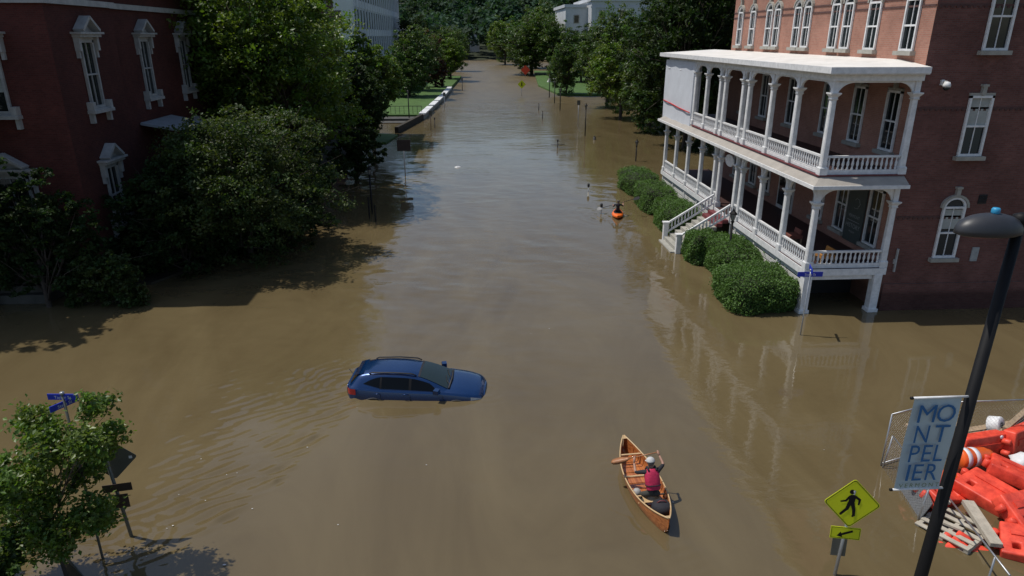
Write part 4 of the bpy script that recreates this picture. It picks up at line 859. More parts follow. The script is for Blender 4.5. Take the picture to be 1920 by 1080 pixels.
# ------------------------------------------------------------------ flooded blue hatchback
def interp(tab):
    xs = np.array([a for a, _ in tab]); ys = np.array([b for _, b in tab]); o = np.argsort(xs); xs, ys = xs[o], ys[o]
    def f(x):
        x = float(np.clip(x, xs[0], xs[-1])); i = int(np.clip(np.searchsorted(xs, x)-1, 0, len(xs)-2)); h = xs[i+1]-xs[i]; t = (x-xs[i])/h
        m = np.gradient(ys, xs); a, b = m[i]*h, m[i+1]*h
        return (2*t**3-3*t*t+1)*ys[i]+(t**3-2*t*t+t)*a+(-2*t**3+3*t*t)*ys[i+1]+(t**3-t*t)*b
    return f
def flooded_car():
    paint = plain('metallic_blue_paint', (0.004, 0.034, 0.125), 0.25, .06, 30, metal=.45, coat=1.0)
    trim = M['blackmatt']; glass = glassy('car_glass', (0.004, 0.005, 0.006), .03, 1.3); shield = glassy('windscreen_glass', (0.018, 0.03, 0.03), .04)
    car = empty('hatchback_car', (-1.93, 20.42, -0.77), 'blue hatchback car stranded in the flood with water above its wheels', 'car', rz=R(-5.5))
    car.rotation_euler = (R(.6), R(.5), R(-5.5))
    W = interp([(2.24,.50),(2.18,.66),(2.05,.77),(1.8,.845),(1.3,.885),(.5,.89),(-.8,.89),(-1.6,.875),(-2.0,.83),(-2.16,.74),(-2.23,.60)])
    ZS = interp([(2.24,.80),(2.1,.89),(1.8,.97),(1.3,1.045),(.9,1.075),(0,1.09),(-1.2,1.12),(-1.8,1.145),(-2.23,1.12)])
    ZR = interp([(1.12,1.075),(.85,1.2),(.45,1.37),(.1,1.475),(-.2,1.53),(-.7,1.555),(-1.2,1.545),(-1.65,1.50),(-1.86,1.43),(-2.0,1.30),(-2.16,1.125)])
    YR = interp([(1.12,.70),(.6,.655),(.1,.60),(-.5,.605),(-1.2,.59),(-1.7,.55),(-1.9,.57),(-2.16,.66)])
    YBt = lambda x: W(x)-.045
    mb = MB(); xs = np.concatenate([np.linspace(-2.23,-1.7,12), np.linspace(-1.6,1.5,26), np.linspace(1.6,2.24,14)])
    rows = []
    for x in xs:
        w, z = W(x), ZS(x); hood = .055*min(1, max(0, (x-.8)/.5)) if x > .8 else .0
        half = [(w*.9,.2),(w,.45),(w+.015,.72),(w*.995,z-.09),(w-.035,z-.02),(w-.10,z+.012),(w*.55,z+.012+hood*.75),(0,z+.012+hood)]
        rows.append([(x, y, q) for y, q in half]+[(x,-y,q) for y, q in half[-2::-1]])
    k = len(rows[0]); vs = [p for r in rows for p in r]; fs = [(i*k+j, i*k+j+1, (i+1)*k+j+1, (i+1)*k+j) for i in range(len(rows)-1) for j in range(k-1)]
    fs += [tuple(range(k)), tuple((len(rows)-1)*k+j for j in range(k-1,-1,-1))]; mb.add(vs, fs, 0, True)
    side = lambda x, t: (x, YBt(x)+(YR(x)-YBt(x))*(t**1.15), ZS(x)-.01+(ZR(x)-.035-ZS(x)+.01)*t)
    gx = np.concatenate([np.linspace(-2.16,-1.6,10), np.linspace(-1.5,1.12,26)]); rows = []
    for x in gx:
        half = [side(x, t)[1:] for t in (0,.35,.7,.94)]+[(YR(x)-.05, ZR(x)-.008), (YR(x)*.5, ZR(x)+.012), (0, ZR(x)+.016)]
        rows.append([(x,y,q) for y,q in half]+[(x,-y,q) for y,q in half[-2::-1]])
    k = len(rows[0]); vs = [p for r in rows for p in r]; fs = [(i*k+j, i*k+j+1, (i+1)*k+j+1, (i+1)*k+j) for i in range(len(rows)-1) for j in range(k-1)]; mb.add(vs, fs, 0, True)
    mb.build('body', paint, car)
    def sidepanel(name, poly, s, mat, off=.008, nx=10):          # poly: x range with lower and upper t curves
        x0, x1, lo, hi = poly; mb = MB(); vs = []; m = 5
        for i in range(nx+1):
            x = x0+(x1-x0)*i/nx
            for j in range(m+1):
                t = lo(x)+(hi(x)-lo(x))*j/m; p = side(x, t); vs.append((p[0], s*(p[1]+off), p[2]+off*.4))
        mb.add(vs, [(i*(m+1)+j, (i+1)*(m+1)+j, (i+1)*(m+1)+j+1, i*(m+1)+j+1) for i in range(nx) for j in range(m)], 0, True); return mb.build(name, mat, car)
    cl = lambda v: max(.1, v)
    for s in (-1, 1):
        sidepanel('door_window', (-.10, .86, lambda x: .07, lambda x: max(.08, min(.86, .86-.9*max(0,x-.52)/.34*.9)) if x < .86 else .08), s, glass)
        sidepanel('door_window', (-1.06, -.18, lambda x: .07, lambda x: .86), s, glass)
        sidepanel('quarter_window', (-1.66, -1.12, lambda x: .10+.25*max(0,(-x-1.12))/.54, lambda x: max(.36, .84-.48*(max(0,(-x-1.12))/.54)**1.6)), s, glass)
        mb = MB(); mb.tube([(-1.5,s*.545,1.515),(-1.40,s*.56,1.565),(-.7,s*.575,1.592),(-.1,s*.57,1.565),(.05,s*.565,1.50)], [.02,.024,.024,.024,.018], 7); mb.build('roof_rail', trim, car)
        mb = MB(); mb.obox((.74, s*.955, 1.15), (.16, .2, .14), Matrix.Rotation(s*.25,3,'Z')); mb.box(.68,.76,s*.85,s*.92,1.09,1.14); mr = mb.build('wing_mirror', paint if s > 0 else paint, car)
        mb = MB(); mb.obox((.655, s*.955, 1.15), (.012, .16, .1), Matrix.Rotation(s*.25,3,'Z')); mb.build('mirror_glass', glass, mr)
        for hx in (-.28, -1.18):
            mb = MB(); mb.tube([(hx-.1,s*.905,.98),(hx,s*.925,.99),(hx+.1,s*.905,.98)], .016, 6); mb.build('door_handle', paint, car)
        for dx in (.92, -.14, -1.1):
            mb = MB(); vs = [(dx+.02*math.sin(q*3), s*(W(dx)+.017), .5+q*(ZS(dx)-.62)) for q in np.linspace(0,1,5)]; mb.tube(vs, .006, 4); mb.build('door_gap', trim, car)
        for wx in (1.36, -1.32):
            wh = empty('wheel', (wx, s*.80, .33)); wh.parent = car
            mb = MB(); mb.tube([(0,-.1,0),(0,.1,0)], .33, 20); mb.build('tyre', trim, wh)
            mb = MB(); mb.tube([(0,s*.101,0),(0,s*.11,0)], .2, 14); mb.build('rim', M['galv'], wh)
            mb = MB()
            mb.tube([(wx+.45*math.cos(q), s*(W(wx)+.0), .36+.45*math.sin(q)) for q in np.linspace(0, math.pi, 13)], .035, 6); mb.build('arch_cladding', trim, car)
        mb = MB(); vs = []
        for x in np.linspace(1.82, 2.17, 7):
            for t in (0, 1): vs.append((x, s*(W(x)+.006), ZS(x)-.20+.15*t))
        mb.add(vs, [(2*i, 2*i+2, 2*i+3, 2*i+1) for i in range(6)], 0, True); mb.build('headlight', plain('headlight_lens', (.5,.52,.54), .12, .2, 20), car)
        mb = MB(); vs = []
        for x in np.linspace(-2.21, -1.9, 7):
            for t in (0, 1): vs.append((x, s*(W(x)+.008), ZS(x)-.24+.21*t))
        vs2 = [(-2.238, s*y, z) for y in (.62, .45) for z in (.82, 1.02)]
        mb.add(vs, [(2*i, 2*i+2, 2*i+3, 2*i+1) for i in range(6)], 0, True); mb.add(vs2, [(0,1,3,2)]); mb.build('taillight', plain('taillight_lens', (.42,.012,.014), .15, .15, 20, coat=.6), car)
    def toppanel(name, x0, x1, ys, mat, off):
        mb = MB(); vs = []; nx, m = 10, 8
        for i in range(nx+1):
            x = x0+(x1-x0)*i/nx; w = (YR(x)-.05)*ys
            sl = (ZR(x+.01)-ZR(x-.01))/.02; nn = Vector((-sl, 0, 1)).normalized()
            for j in range(m+1):
                u = -1+2*j/m; z = ZR(x)-.008+.024*(1-u*u)*1.0; vs.append((x+nn.x*off, w*u, z+nn.z*off))
        mb.add(vs, [(i*(m+1)+j, (i+1)*(m+1)+j, (i+1)*(m+1)+j+1, i*(m+1)+j+1) for i in range(nx) for j in range(m)], 0, True); return mb.build(name, mat, car)
    toppanel('windscreen', 1.04, .16, 1.02, shield, .012)
    toppanel('rear_window', -1.90, -2.12, .98, glass, .014)
    toppanel('roof_panel_edge', .155, .09, 1.03, trim, .010)
    mb = MB(); mb.add([(-1.7,-.52,1.505),(-1.7,.52,1.505),(-1.98,.5,1.44),(-1.98,-.5,1.44),(-1.98,.5,1.405),(-1.98,-.5,1.405)], [(0,1,2,3),(3,2,4,5)], 0, True); mb.build('rear_spoiler', paint, car)
    for s in (-1, 1):
        for xa, xb in ((-.185,-.095),(-1.125,-1.055)): sidepanel('pillar_trim', (xa, xb, lambda x: .07, lambda x: .86), s, M['black'], .007, 2)
    mb = MB(); mb.tube([(1.09,-.64,1.11),(1.13,0,1.15),(1.09,.64,1.11)], .035, 6); mb.build('cowl', trim, car)
    for y0, y1 in ((-.5,.05),(.0,.52)): mb = MB(); mb.tube([(1.12,y0,1.135),(.98,(y0+y1)/2,1.18),(.93,y1,1.205)], .012, 5); mb.build('wiper', trim, car)
    mb = MB(); mb.tube([(-2.16,.1,1.08),(-2.42,.42,1.16)], .014, 5); mb.build('rear_wiper', trim, car)
    mb = MB(); mb.box(2.16,2.235,-.42,.42,.52,.70); mb.build('grille', trim, car)
    mb = MB(); mb.box(-2.26,-2.2,-.27,.27,.78,.9); mb.build('number_plate', M['sticker'], car)
    mb = MB(); mb.tube([(.1,-.9,.0),(.1,.9,.0)], .01, 4)
flooded_car()

# ------------------------------------------------------------------ bodies grown along a skeleton
def skin_body(name, J, E, root, regions, mats, subdiv=2):
    names = list(J); me = bpy.data.meshes.new(name); me.from_pydata([J[n][0] for n in names], [(names.index(a), names.index(b)) for a, b in E], []); me.update()
    o = bpy.data.objects.new(name, me); COL.objects.link(o)
    md = o.modifiers.new('skin', 'SKIN'); md.use_smooth_shade = True; md.branch_smoothing = .6
    if not me.skin_vertices: me.attributes
    for i, n in enumerate(names):
        sv = me.skin_vertices[0].data[i]; r = J[n][1]; sv.radius = (r, r) if isinstance(r, (int, float)) else r; sv.use_root = (n == root)
    sd = o.modifiers.new('sub', 'SUBSURF'); sd.levels = subdiv; sd.render_levels = subdiv
    dg = bpy.context.evaluated_depsgraph_get(); m2 = bpy.data.meshes.new_from_object(o.evaluated_get(dg))
    bpy.data.objects.remove(o); bpy.data.meshes.remove(me)
    m2.materials.clear()
    for mt in mats: m2.materials.append(mt)
    segs = [(Vector(J[a][0]), Vector(J[b][0]), regions.get((a, b), 0)) for a, b in E]
    for p in m2.polygons:
        c = p.center; best = 9; mi = 0
        for a, b, r in segs:
            d = b-a; t = max(0, min(1, (c-a).dot(d)/max(1e-9, d.length_squared))); q = (c-a-d*t).length
            if q < best: best = q; mi = r
        p.material_index = mi; p.use_smooth = True
    m2.name = name; return m2
def hand(parent, wrist, toward, grip, mat, s=1.0):
    """palm and five fingers closed round a shaft through 'grip' (direction 'toward')"""
    mb = MB(); w = Vector(wrist); g = Vector(grip); ax = Vector(toward).normalized(); d = (g-w).normalized(); nrm = d.cross(ax).normalized()
    mb.tube([w, w.lerp(g,.6), g+nrm*.012], [.024*s,.034*s,.03*s], 8)
    for i in range(4):
        o = g+ax*(.018*(i-1.5))*s; L = (.8,1,.95,.75)[i]
        mb.tube([o+nrm*.02, o+d*.03*L+nrm*.012, o+d*.034*L-nrm*.014, o+d*.006-nrm*.026], [.0095*s,.009*s,.0085*s,.007*s], 6)
    o = g+ax*.034*s; mb.tube([w.lerp(g,.55)+ax*.02, o+nrm*.004, o-nrm*.022+d*.012], [.011*s,.010*s,.008*s], 6)
    return mb.build('hand', mat, parent)
M['skin'] = plain('skin', (.36,.2,.14), .55, .08, 8); M['shirt'] = plain('black_shirt', (.018,.018,.024), .85, .25, 9, bump=.3, bscale=18); M['trousers'] = plain('dark_trousers', (.05,.05,.042), .85, .2, 9, bump=.3, bscale=18)
M['vest'] = plain('magenta_life_vest', (.5,.02,.08), .7, .18, 12, bump=.4, bscale=25); M['cap'] = plain('pale_cap', (.5,.5,.49), .8, .15, 14); M['hair'] = plain('grey_hair', (.12,.11,.1), .9, .3, 25)
M['shoe'] = plain('dark_shoe', (.025,.022,.02), .7)
def face_and_hat(e, c, fwd, hat, r=.095):
    c = Vector(c); f = Vector(fwd).normalized(); up = Vector((0,0,1)); up = (up-f*up.dot(f)).normalized(); sd = f.cross(up)
    def P(a, b, d): return c+sd*a+up*b+f*d
    mb = MB(); mb.tube([P(0,.01,r*.82), P(0,-.03,r*1.2), P(0,-.035,r*.95)], [.008,.016,.008], 6); mb.build('nose', M['skin'], e)
    for s in (-1, 1):
        mb = MB(); mb.lathe([(.004,-.008),(.011,0),(.004,.008)], P(s*.034, .008, r*.88), 8); mb.build('eye', M['shirt'], e)
        mb = MB(); mb.tube([P(s*r*.86,.02,0), P(s*r*1.02,.0,-.012), P(s*r*.86,-.03,0)], [.01,.017,.009], 6); mb.build('ear', M['skin'], e)
    mb = MB(); mb.tube([P(-.028,-.06,r*.82), P(0,-.064,r*.9), P(.028,-.06,r*.82)], .006, 5); mb.build('mouth', M['vest'], e)
    mb = MB(); vs = []; n = 14                                     # hair round the back of the head
    for j in range(7):
        ph = -.75+1.75*j/6
        for i in range(n+1):
            a = math.pi*(.12+.76*i/n)+math.pi; rr = r*1.06*math.cos(ph); vs.append(P(rr*math.cos(a), r*1.12*math.sin(ph), rr*math.sin(a)))
    mb.add(vs, [(j*(n+1)+i, j*(n+1)+i+1, (j+1)*(n+1)+i+1, (j+1)*(n+1)+i) for j in range(6) for i in range(n)], 0, True); mb.build('hair', M['hair'], e)
    if hat is not None:
        mb = MB(); vs = []; m = 16
        for ph in (.02, .35, .7, 1.05, 1.4):
            for i in range(m): a = 2*math.pi*i/m; rr = r*1.17*math.cos(ph); vs.append(P(rr*math.cos(a), .022+r*1.12*math.sin(ph), rr*math.sin(a)))
        mb.add(vs, [(j*m+i, j*m+(i+1)%m, (j+1)*m+(i+1)%m, (j+1)*m+i) for j in range(4) for i in range(m)]+[tuple(4*m+i for i in range(m))], 0, True)
        br = [P(r*1.16*math.cos(a), .026, r*1.16*math.sin(a)) for a in np.linspace(.15, math.pi-.15, 9)]; b2 = [P(r*1.05*math.cos(a), .005, r*1.15*math.sin(a)+.07) for a in np.linspace(.15, math.pi-.15, 9)]
        mb.add(br+b2, [(i, i+1, 10+i, 9+i) for i in range(8)], 0, True); mb.build('cap', hat, e)
def vest(e, hip, neck, right, mat, hw=.185, dp=.135):
    a = Vector(hip); b = Vector(neck); ax = (b-a).normalized(); r = Vector(right).normalized(); f = ax.cross(r) * -1; mb = MB(); n = 18; rows = []
    for t, sx, sy in ((.16,.92,.95),(.3,.97,1.05),(.55,1.0,1.12),(.78,.98,1.05),(.92,.72,.9),(.99,.5,.7)):
        c = a.lerp(b, t); rows.append([c + r*(hw*sx*math.copysign(abs(math.cos(q))**.75, math.cos(q))) + f*(dp*sy*math.copysign(abs(math.sin(q))**.75, math.sin(q))) for q in [2*math.pi*i/n for i in range(n)]])
    vs = [p for w in rows for p in w]; mb.add(vs, [(i*n+j, i*n+(j+1)%n, (i+1)*n+(j+1)%n, (i+1)*n+j) for i in range(5) for j in range(n)], 0, True)
    o = mb.build('life_vest', mat, e)
    for s in (-1, 1):
        mb = MB(); c = a.lerp(b, .93)+r*s*.1; mb.tube([c-f*.12, c+ax*.075, c+f*.12], .028, 6); mb.build('shoulder_strap', M['shirt'], o)
    mb = MB(); c = a.lerp(b, .33); mb.tube([c + r*(hw*1.0*math.copysign(abs(math.cos(q))**.75, math.cos(q))) + f*(dp*1.1*math.copysign(abs(math.sin(q))**.75, math.sin(q))) for q in [2*math.pi*i/18 for i in range(19)]], .014, 5); mb.build('belt', M['shirt'], o)

# ------------------------------------------------------------------ wooden canoe with its paddler
CB, CS = Vector((4.09, 16.32, 0)), Vector((4.40, 12.78, 0)); CF = (CB-CS).normalized(); CL = (CB-CS).length; CC = (CB+CS)/2; CR = Vector((CF.y, -CF.x, 0))
def canoe():
    ang = math.atan2(CF.y, CF.x)-math.pi/2
    e = empty('wooden_canoe', (CC.x, CC.y, 0), 'varnished orange wood-strip canoe with pale gunwales on the flood', 'canoe', rz=ang)
    m, nt, b = mk('varnished_cedar'); tc = N(nt, 'ShaderNodeTexCoord'); mp = N(nt, 'ShaderNodeMapping'); mp.inputs['Scale'].default_value = (22, .7, 22); nt.links.new(tc.outputs['Object'], mp.inputs['Vector'])
    no = N(nt, 'ShaderNodeTexNoise'); no.inputs['Scale'].default_value = 1.0; no.inputs['Detail'].default_value = 4; nt.links.new(mp.outputs[0], no.inputs['Vector'])
    rp = N(nt, 'ShaderNodeValToRGB'); el = rp.color_ramp.elements; el[0].position = .3; el[1].position = .72; el[0].color = (.27,.075,.02,1); el[1].color = (.56,.2,.06,1); nt.links.new(no.outputs['Fac'], rp.inputs['Fac']); nt.links.new(rp.outputs['Color'], b.inputs['Base Color'])
    b.inputs['Roughness'].default_value = .28; b.inputs['Coat Weight'].default_value = .6; b.inputs['Coat Roughness'].default_value = .08; cedar = m
    pale = plain('ash_gunwale', (.55,.38,.2), .4, .15, 12)
    n = 32; T = np.linspace(-1, 1, n+1); hl = CL/2
    w = lambda t: .012+.44*(1-abs(t)**2.1)**.95; sh = lambda t: .30+.20*abs(t)**2.6
    ke = lambda t: -.10+.40*max(0, abs(t)-.86)**1.3*8
    def ring(t, inset, floor):
        W = max(.004, w(t)-inset); out = []
        for q in np.linspace(-1, 1, 15):
            a = abs(q); x = W*math.copysign(min(1, (1-(1-a)**1.9)**.62), q); z = ke(t)+(sh(t)-ke(t))*a**2.1
            if floor is not None: z = max(z+.012, floor)
            out.append((x, t*hl, z))
        return out
    mb = MB(); R_ = [ring(t, 0, None) for t in T]; k = 15; mb.add([p for r in R_ for p in r], [(i*k+j, (i+1)*k+j, (i+1)*k+j+1, i*k+j+1) for i in range(n) for j in range(k-1)], 0, True); mb.build('hull', cedar, e)
    mb = MB(); R_ = [ring(t, .016, .035) for t in T[1:-1]]; mb.add([p for r in R_ for p in r], [(i*k+j, i*k+j+1, (i+1)*k+j+1, (i+1)*k+j) for i in range(n-2) for j in range(k-1)], 0, True); mb.build('inner_planking', cedar, e)
    for s in (-1, 1): mb = MB(); mb.tube([(s*w(t), t*hl, sh(t)+.005) for t in T], .019, 6); mb.build('gunwale', pale, e)
    for s in (-1, 1):
        mb = MB(); vs = []
        for t in (1, .965, .93): vs += [(-w(t)+.002, s*t*hl, sh(t)+.012), (w(t)-.002, s*t*hl, sh(t)+.012)]
        mb.add(vs, [(0,1,3,2),(2,3,5,4)]); mb.build('deck_plate', pale, e)
    for t in (.62, .12): mb = MB(); mb.beam((-w(t)+.01, t*hl, sh(t)-.03), (w(t)-.01, t*hl, sh(t)-.03), .05, .025); mb.build('thwart', pale, e)
    mb = MB(); t = -.36
    for dy in (-.13, .13): mb.beam((-w(t)+.02, t*hl+dy, .2), (w(t)-.02, t*hl+dy, .2), .04, .025)
    for dx in (-.2, .2): mb.beam((dx, t*hl-.13, .2), (dx, t*hl+.13, .2), .03, .02)
    mb.box(-.19, .19, t*hl-.12, t*hl+.12, .196, .204); mb.build('seat', pale, e)
    for t in np.linspace(-.78, .78, 13):
        mb = MB(); pts = [(p[0]*.985, p[1], p[2]+.006) for p in ring(t, .018, .037)]; mb.tube(pts, .009, 4); mb.build('rib', cedar, e)
canoe()
def CP(r, f, z): p = CC+CR*r+CF*f; return (p.x, p.y, z)
def paddler():
    e = wempty('person', CP(0, -.7, .05), 'person in black shirt, pink life vest and pale cap kneeling in the canoe, paddling', 'person')
    J = {'hip': (CP(.02,-.70,.40), (.15,.12)), 'waist': (CP(.01,-.62,.56), (.135,.105)), 'chest': (CP(0,-.54,.76), (.165,.12)), 'uchest': (CP(0,-.49,.88), (.15,.10)), 'neck': (CP(-.01,-.45,.97), .05), 'chin': (CP(-.01,-.42,1.04), .06), 'head': (CP(-.015,-.40,1.11), .088), 'crown': (CP(-.015,-.395,1.18), .07),
         'shL': (CP(-.19,-.48,.89), .062), 'elL': (CP(-.33,-.27,.74), .044), 'wrL': (CP(-.30,-.02,.85), .028), 'shR': (CP(.18,-.48,.90), .062), 'elR': (CP(.33,-.40,1.0), .044), 'wrR': (CP(.285,-.19,1.13), .028),
         'thL': (CP(-.11,-.68,.36), .095), 'knL': (CP(-.21,-.33,.13), .065), 'anL': (CP(-.17,-.72,.10), .045), 'toL': (CP(-.16,-.90,.075), .035),
         'thR': (CP(.13,-.68,.36), .095), 'knR': (CP(.23,-.33,.13), .065), 'anR': (CP(.19,-.72,.10), .045), 'toR': (CP(.18,-.90,.075), .035)}
    E = [('hip','waist'),('waist','chest'),('chest','uchest'),('uchest','neck'),('neck','chin'),('chin','head'),('head','crown'),('uchest','shL'),('shL','elL'),('elL','wrL'),('uchest','shR'),('shR','elR'),('elR','wrR'),
         ('hip','thL'),('thL','knL'),('knL','anL'),('anL','toL'),('hip','thR'),('thR','knR'),('knR','anR'),('anR','toR')]
    reg = {('neck','chin'):1,('chin','head'):1,('head','crown'):1,('elL','wrL'):1,('elR','wrR'):1}
    for a, b in E:
        if a in ('hip',) and b[0] == 't' or a[:2] in ('th','kn'): reg[(a,b)] = 2
        if a[:2] == 'an': reg[(a,b)] = 3
    me = skin_body('body', J, E, 'hip', reg, [M['shirt'], M['skin'], M['trousers'], M['shoe']])
    me.transform(Matrix.Translation(-OFF[e])); link_mesh('body', me, e)
    vest(e, J['hip'][0], J['neck'][0], CR, M['vest']); face_and_hat(e, J['head'][0], CF+Vector((-.12,0,-.25)), M['cap'])
    G0 = Vector(CP(.275,-.12,1.18)); G1 = Vector(CP(-.76,.30,.70)); ax = (G1-G0).normalized(); gl = G0+ax*.62
    hand(e, J['wrL'][0], ax, gl, M['skin']); hand(e, J['wrR'][0], CF, G0, M['skin'])
    p = wempty('paddle', tuple(gl), 'brown wooden paddle held across the canoe bow, blade out to the left', 'paddle')
    wd = plain('paddle_wood', (.36,.16,.07), .4, .2, 14)
    mb = MB(); mb.tube([G0, G0+ax*.8], [.014,.015], 8); mb.build('shaft', wd, p)
    mb = MB(); mb.tube([G0-CF*.05, G0, G0+CF*.05], [.014,.02,.014], 8); mb.build('grip', wd, p)
    up = Vector((0,0,1)); up = (up-ax*up.dot(ax)).normalized(); sd = ax.cross(up); bl = sd*.75+up*.6; bl.normalize(); nn = ax.cross(bl); mb = MB(); vs = []
    for t, w in ((.74,.018),(.82,.055),(.95,.085),(1.1,.088),(1.2,.07),(1.25,.03)):
        c = G0+ax*t
        vs += [c-bl*w, c+nn*.009, c+bl*w, c-nn*.009]
    mb.add(vs, [(4*i+j, 4*i+(j+1)%4, 4*i+4+(j+1)%4, 4*i+4+j) for i in range(5) for j in range(4)]+[(20,21,22,23)], 0, True); mb.build('blade', wd, p)
paddler()
bag = empty('dry_bag', CP(.08, -1.1, .14), 'black rounded bag lying behind the paddler in the canoe stern', 'bag')
mb = MB(); mb.lathe([(.05,0),(.2,.02),(.25,.1),(.24,.2),(.17,.27),(.05,.29)], n=16); mb.build('sack', M['shirt'], bag)
mb = MB(); mb.tube([(-.12,0,.27),(-.05,0,.33),(.05,0,.33),(.12,0,.27)], .015, 6); mb.build('strap', M['redtrim'], bag)
pk = empty('day_pack', CP(-.27, -.30, .05), 'small pale pack beside the knees of the paddler', 'bag', rz=.4)
mb = MB(); mb.lathe([(.06,0),(.1,.03),(.11,.12),(.08,.19),(.02,.21)], n=10); mb.build('sack', M['hood'], pk)

# ------------------------------------------------------------------ orange kayak
KX, KY = 9.42, 43.0
def kayak():
    e = empty('kayak', (KX, KY, 0), 'small orange kayak seen end-on near the far hedges', 'kayak', rz=R(-12))
    mt = plain('kayak_orange', (.85,.16,.02), .35, .1, 3); n = 20; T = np.linspace(-1, 1, n+1); k = 12; vs = []
    for t in T:
        w = .01+.37*(1-abs(t)**2.3); zc = .13+.10*abs(t)**3; h = .15*(1-.5*abs(t)**3)
        for j in range(k): a = 2*math.pi*j/k; vs.append((w*math.cos(a), t*1.2, zc+h*math.sin(a)))
    mb = MB(); mb.add(vs, [(i*k+j, i*k+(j+1)%k, (i+1)*k+(j+1)%k, (i+1)*k+j) for i in range(n) for j in range(k)], 0, True); mb.build('hull', mt, e)
    mb = MB(); mb.tube([(.25*math.cos(a), -.05+.45*math.sin(a), .285) for a in np.linspace(0, 2*math.pi, 21)], .022, 6); mb.build('cockpit_rim', M['blackmatt'], e)
    mb = MB(); mb.add([(.25*math.cos(a), -.05+.45*math.sin(a), .287) for a in np.linspace(0, 2*math.pi, 20, endpoint=False)], [tuple(range(20))]); mb.build('cockpit', M['black'], e)
kayak()
def KP(r, f, z): c, s = math.cos(R(-12)), math.sin(R(-12)); return (KX+r*c-f*s, KY+r*s+f*c, z)
def kayaker():
    e = wempty('person', KP(0,-.2,.2), 'person in dark clothes sitting in the small orange kayak with a raised paddle', 'person')
    J = {'hip': (KP(0,-.22,.36), (.16,.12)), 'waist': (KP(0,-.22,.5), (.14,.11)), 'chest': (KP(0,-.21,.68), (.17,.12)), 'uchest': (KP(0,-.2,.78), (.15,.1)), 'neck': (KP(0,-.19,.88), .05), 'head': (KP(0,-.17,1.0), .09), 'crown': (KP(0,-.17,1.07), .07),
         'shL': (KP(-.19,-.2,.79), .06), 'elL': (KP(-.3,.02,.6), .045), 'wrL': (KP(-.3,.26,.66), .03), 'shR': (KP(.19,-.2,.79), .06), 'elR': (KP(.33,0,.66), .045), 'wrR': (KP(.32,.26,.82), .03),
         'thL': (KP(-.1,-.15,.32), .09), 'knL': (KP(-.14,.25,.34), .06), 'thR': (KP(.1,-.15,.32), .09), 'knR': (KP(.14,.25,.34), .06)}
    E = [('hip','waist'),('waist','chest'),('chest','uchest'),('uchest','neck'),('neck','head'),('head','crown'),('uchest','shL'),('shL','elL'),('elL','wrL'),('uchest','shR'),('shR','elR'),('elR','wrR'),('hip','thL'),('thL','knL'),('hip','thR'),('thR','knR')]
    me = skin_body('body', J, E, 'hip', {('neck','head'):1,('head','crown'):1,('elL','wrL'):1,('elR','wrR'):1}, [M['shirt'], M['skin']])
    me.transform(Matrix.Translation(-OFF[e])); link_mesh('body', me, e)
    face_and_hat(e, J['head'][0], (0,1,0), None)
    a = Vector(KP(-.95,.40,.42)); b = Vector(KP(.95,.20,1.08)); ax = (b-a).normalized()
    gl = a.lerp(b, .33); gr = a.lerp(b, .68); hand(e, J['wrL'][0], ax, gl, M['skin']); hand(e, J['wrR'][0], ax, gr, M['skin'])
    p = wempty('kayak_paddle', tuple(gl), 'double-bladed kayak paddle with one dark blade lifted to the right', 'paddle')
    mb = MB(); mb.tube([a, b], .016, 6); mb.build('shaft', M['blackmatt'], p)
    for q, s, mt in ((a, -1, M['hood']), (b, 1, M['blackmatt'])):
        mb = MB(); mb.prism([(0,-.03),(.12,-.1),(.38,-.1),(.46,0),(.38,.1),(.12,.1),(0,.03)], q, ax*s, Vector((0,.5,.86)), .015); mb.build('blade', mt, p)
kayaker()
# ------------------------------------------------------------------ street furniture
def street_sign(loc, lean, zt, blades, label, white=None):
    e = empty('street_name_sign', loc, label, 'street sign')
    mb = MB(); mb.tube([(0,0,-1.5),(lean[0],lean[1],zt)], .028, 8); mb.build('post', M['galv'] if loc[0] > 0 else M['signback'], e)
    for (z, rz, L, h, txt) in blades:
        mb = MB(); c = Vector((lean[0]*z/zt, lean[1]*z/zt, z)); m3 = Matrix.Rotation(rz, 3, 'Z'); mb.obox(c, (L, .02, h), m3); b = mb.build('name_blade', M['blue'], e)
        if txt:
            me = text_mesh(txt, h*.72, M['sticker']); ax = m3 @ Vector((1,0,0)); q = Matrix((ax, Vector((0,0,1)), ax.cross(Vector((0,0,1))))).transposed().to_euler(); o = link_mesh('lettering', me, b, c+(m3 @ Vector((0,-.0125,-.01))), q)
    mb = MB(); mb.tube([(lean[0],lean[1],zt),(lean[0]*1.02,lean[1]*1.02,zt+.06)], .045, 8); mb.build('post_cap', M['galv'], e)
    return e
street_sign((12.72, 23.8, 0), (.02, .0, ), 2.66, [(2.52, R(-3), .95, .19, 'State St'), (2.72, R(72), .8, .17, 'Taylor St')], 'blue street name sign on a thin post before the porch corner')
street_sign((-8.47, 12.8, 0), (.03, .03), 4.14, [(4.09, R(-4), .62, .13, 'Taylor St'), (3.93, R(58), .58, .13, 'State St')], 'blue street name sign poking out of the young maple')

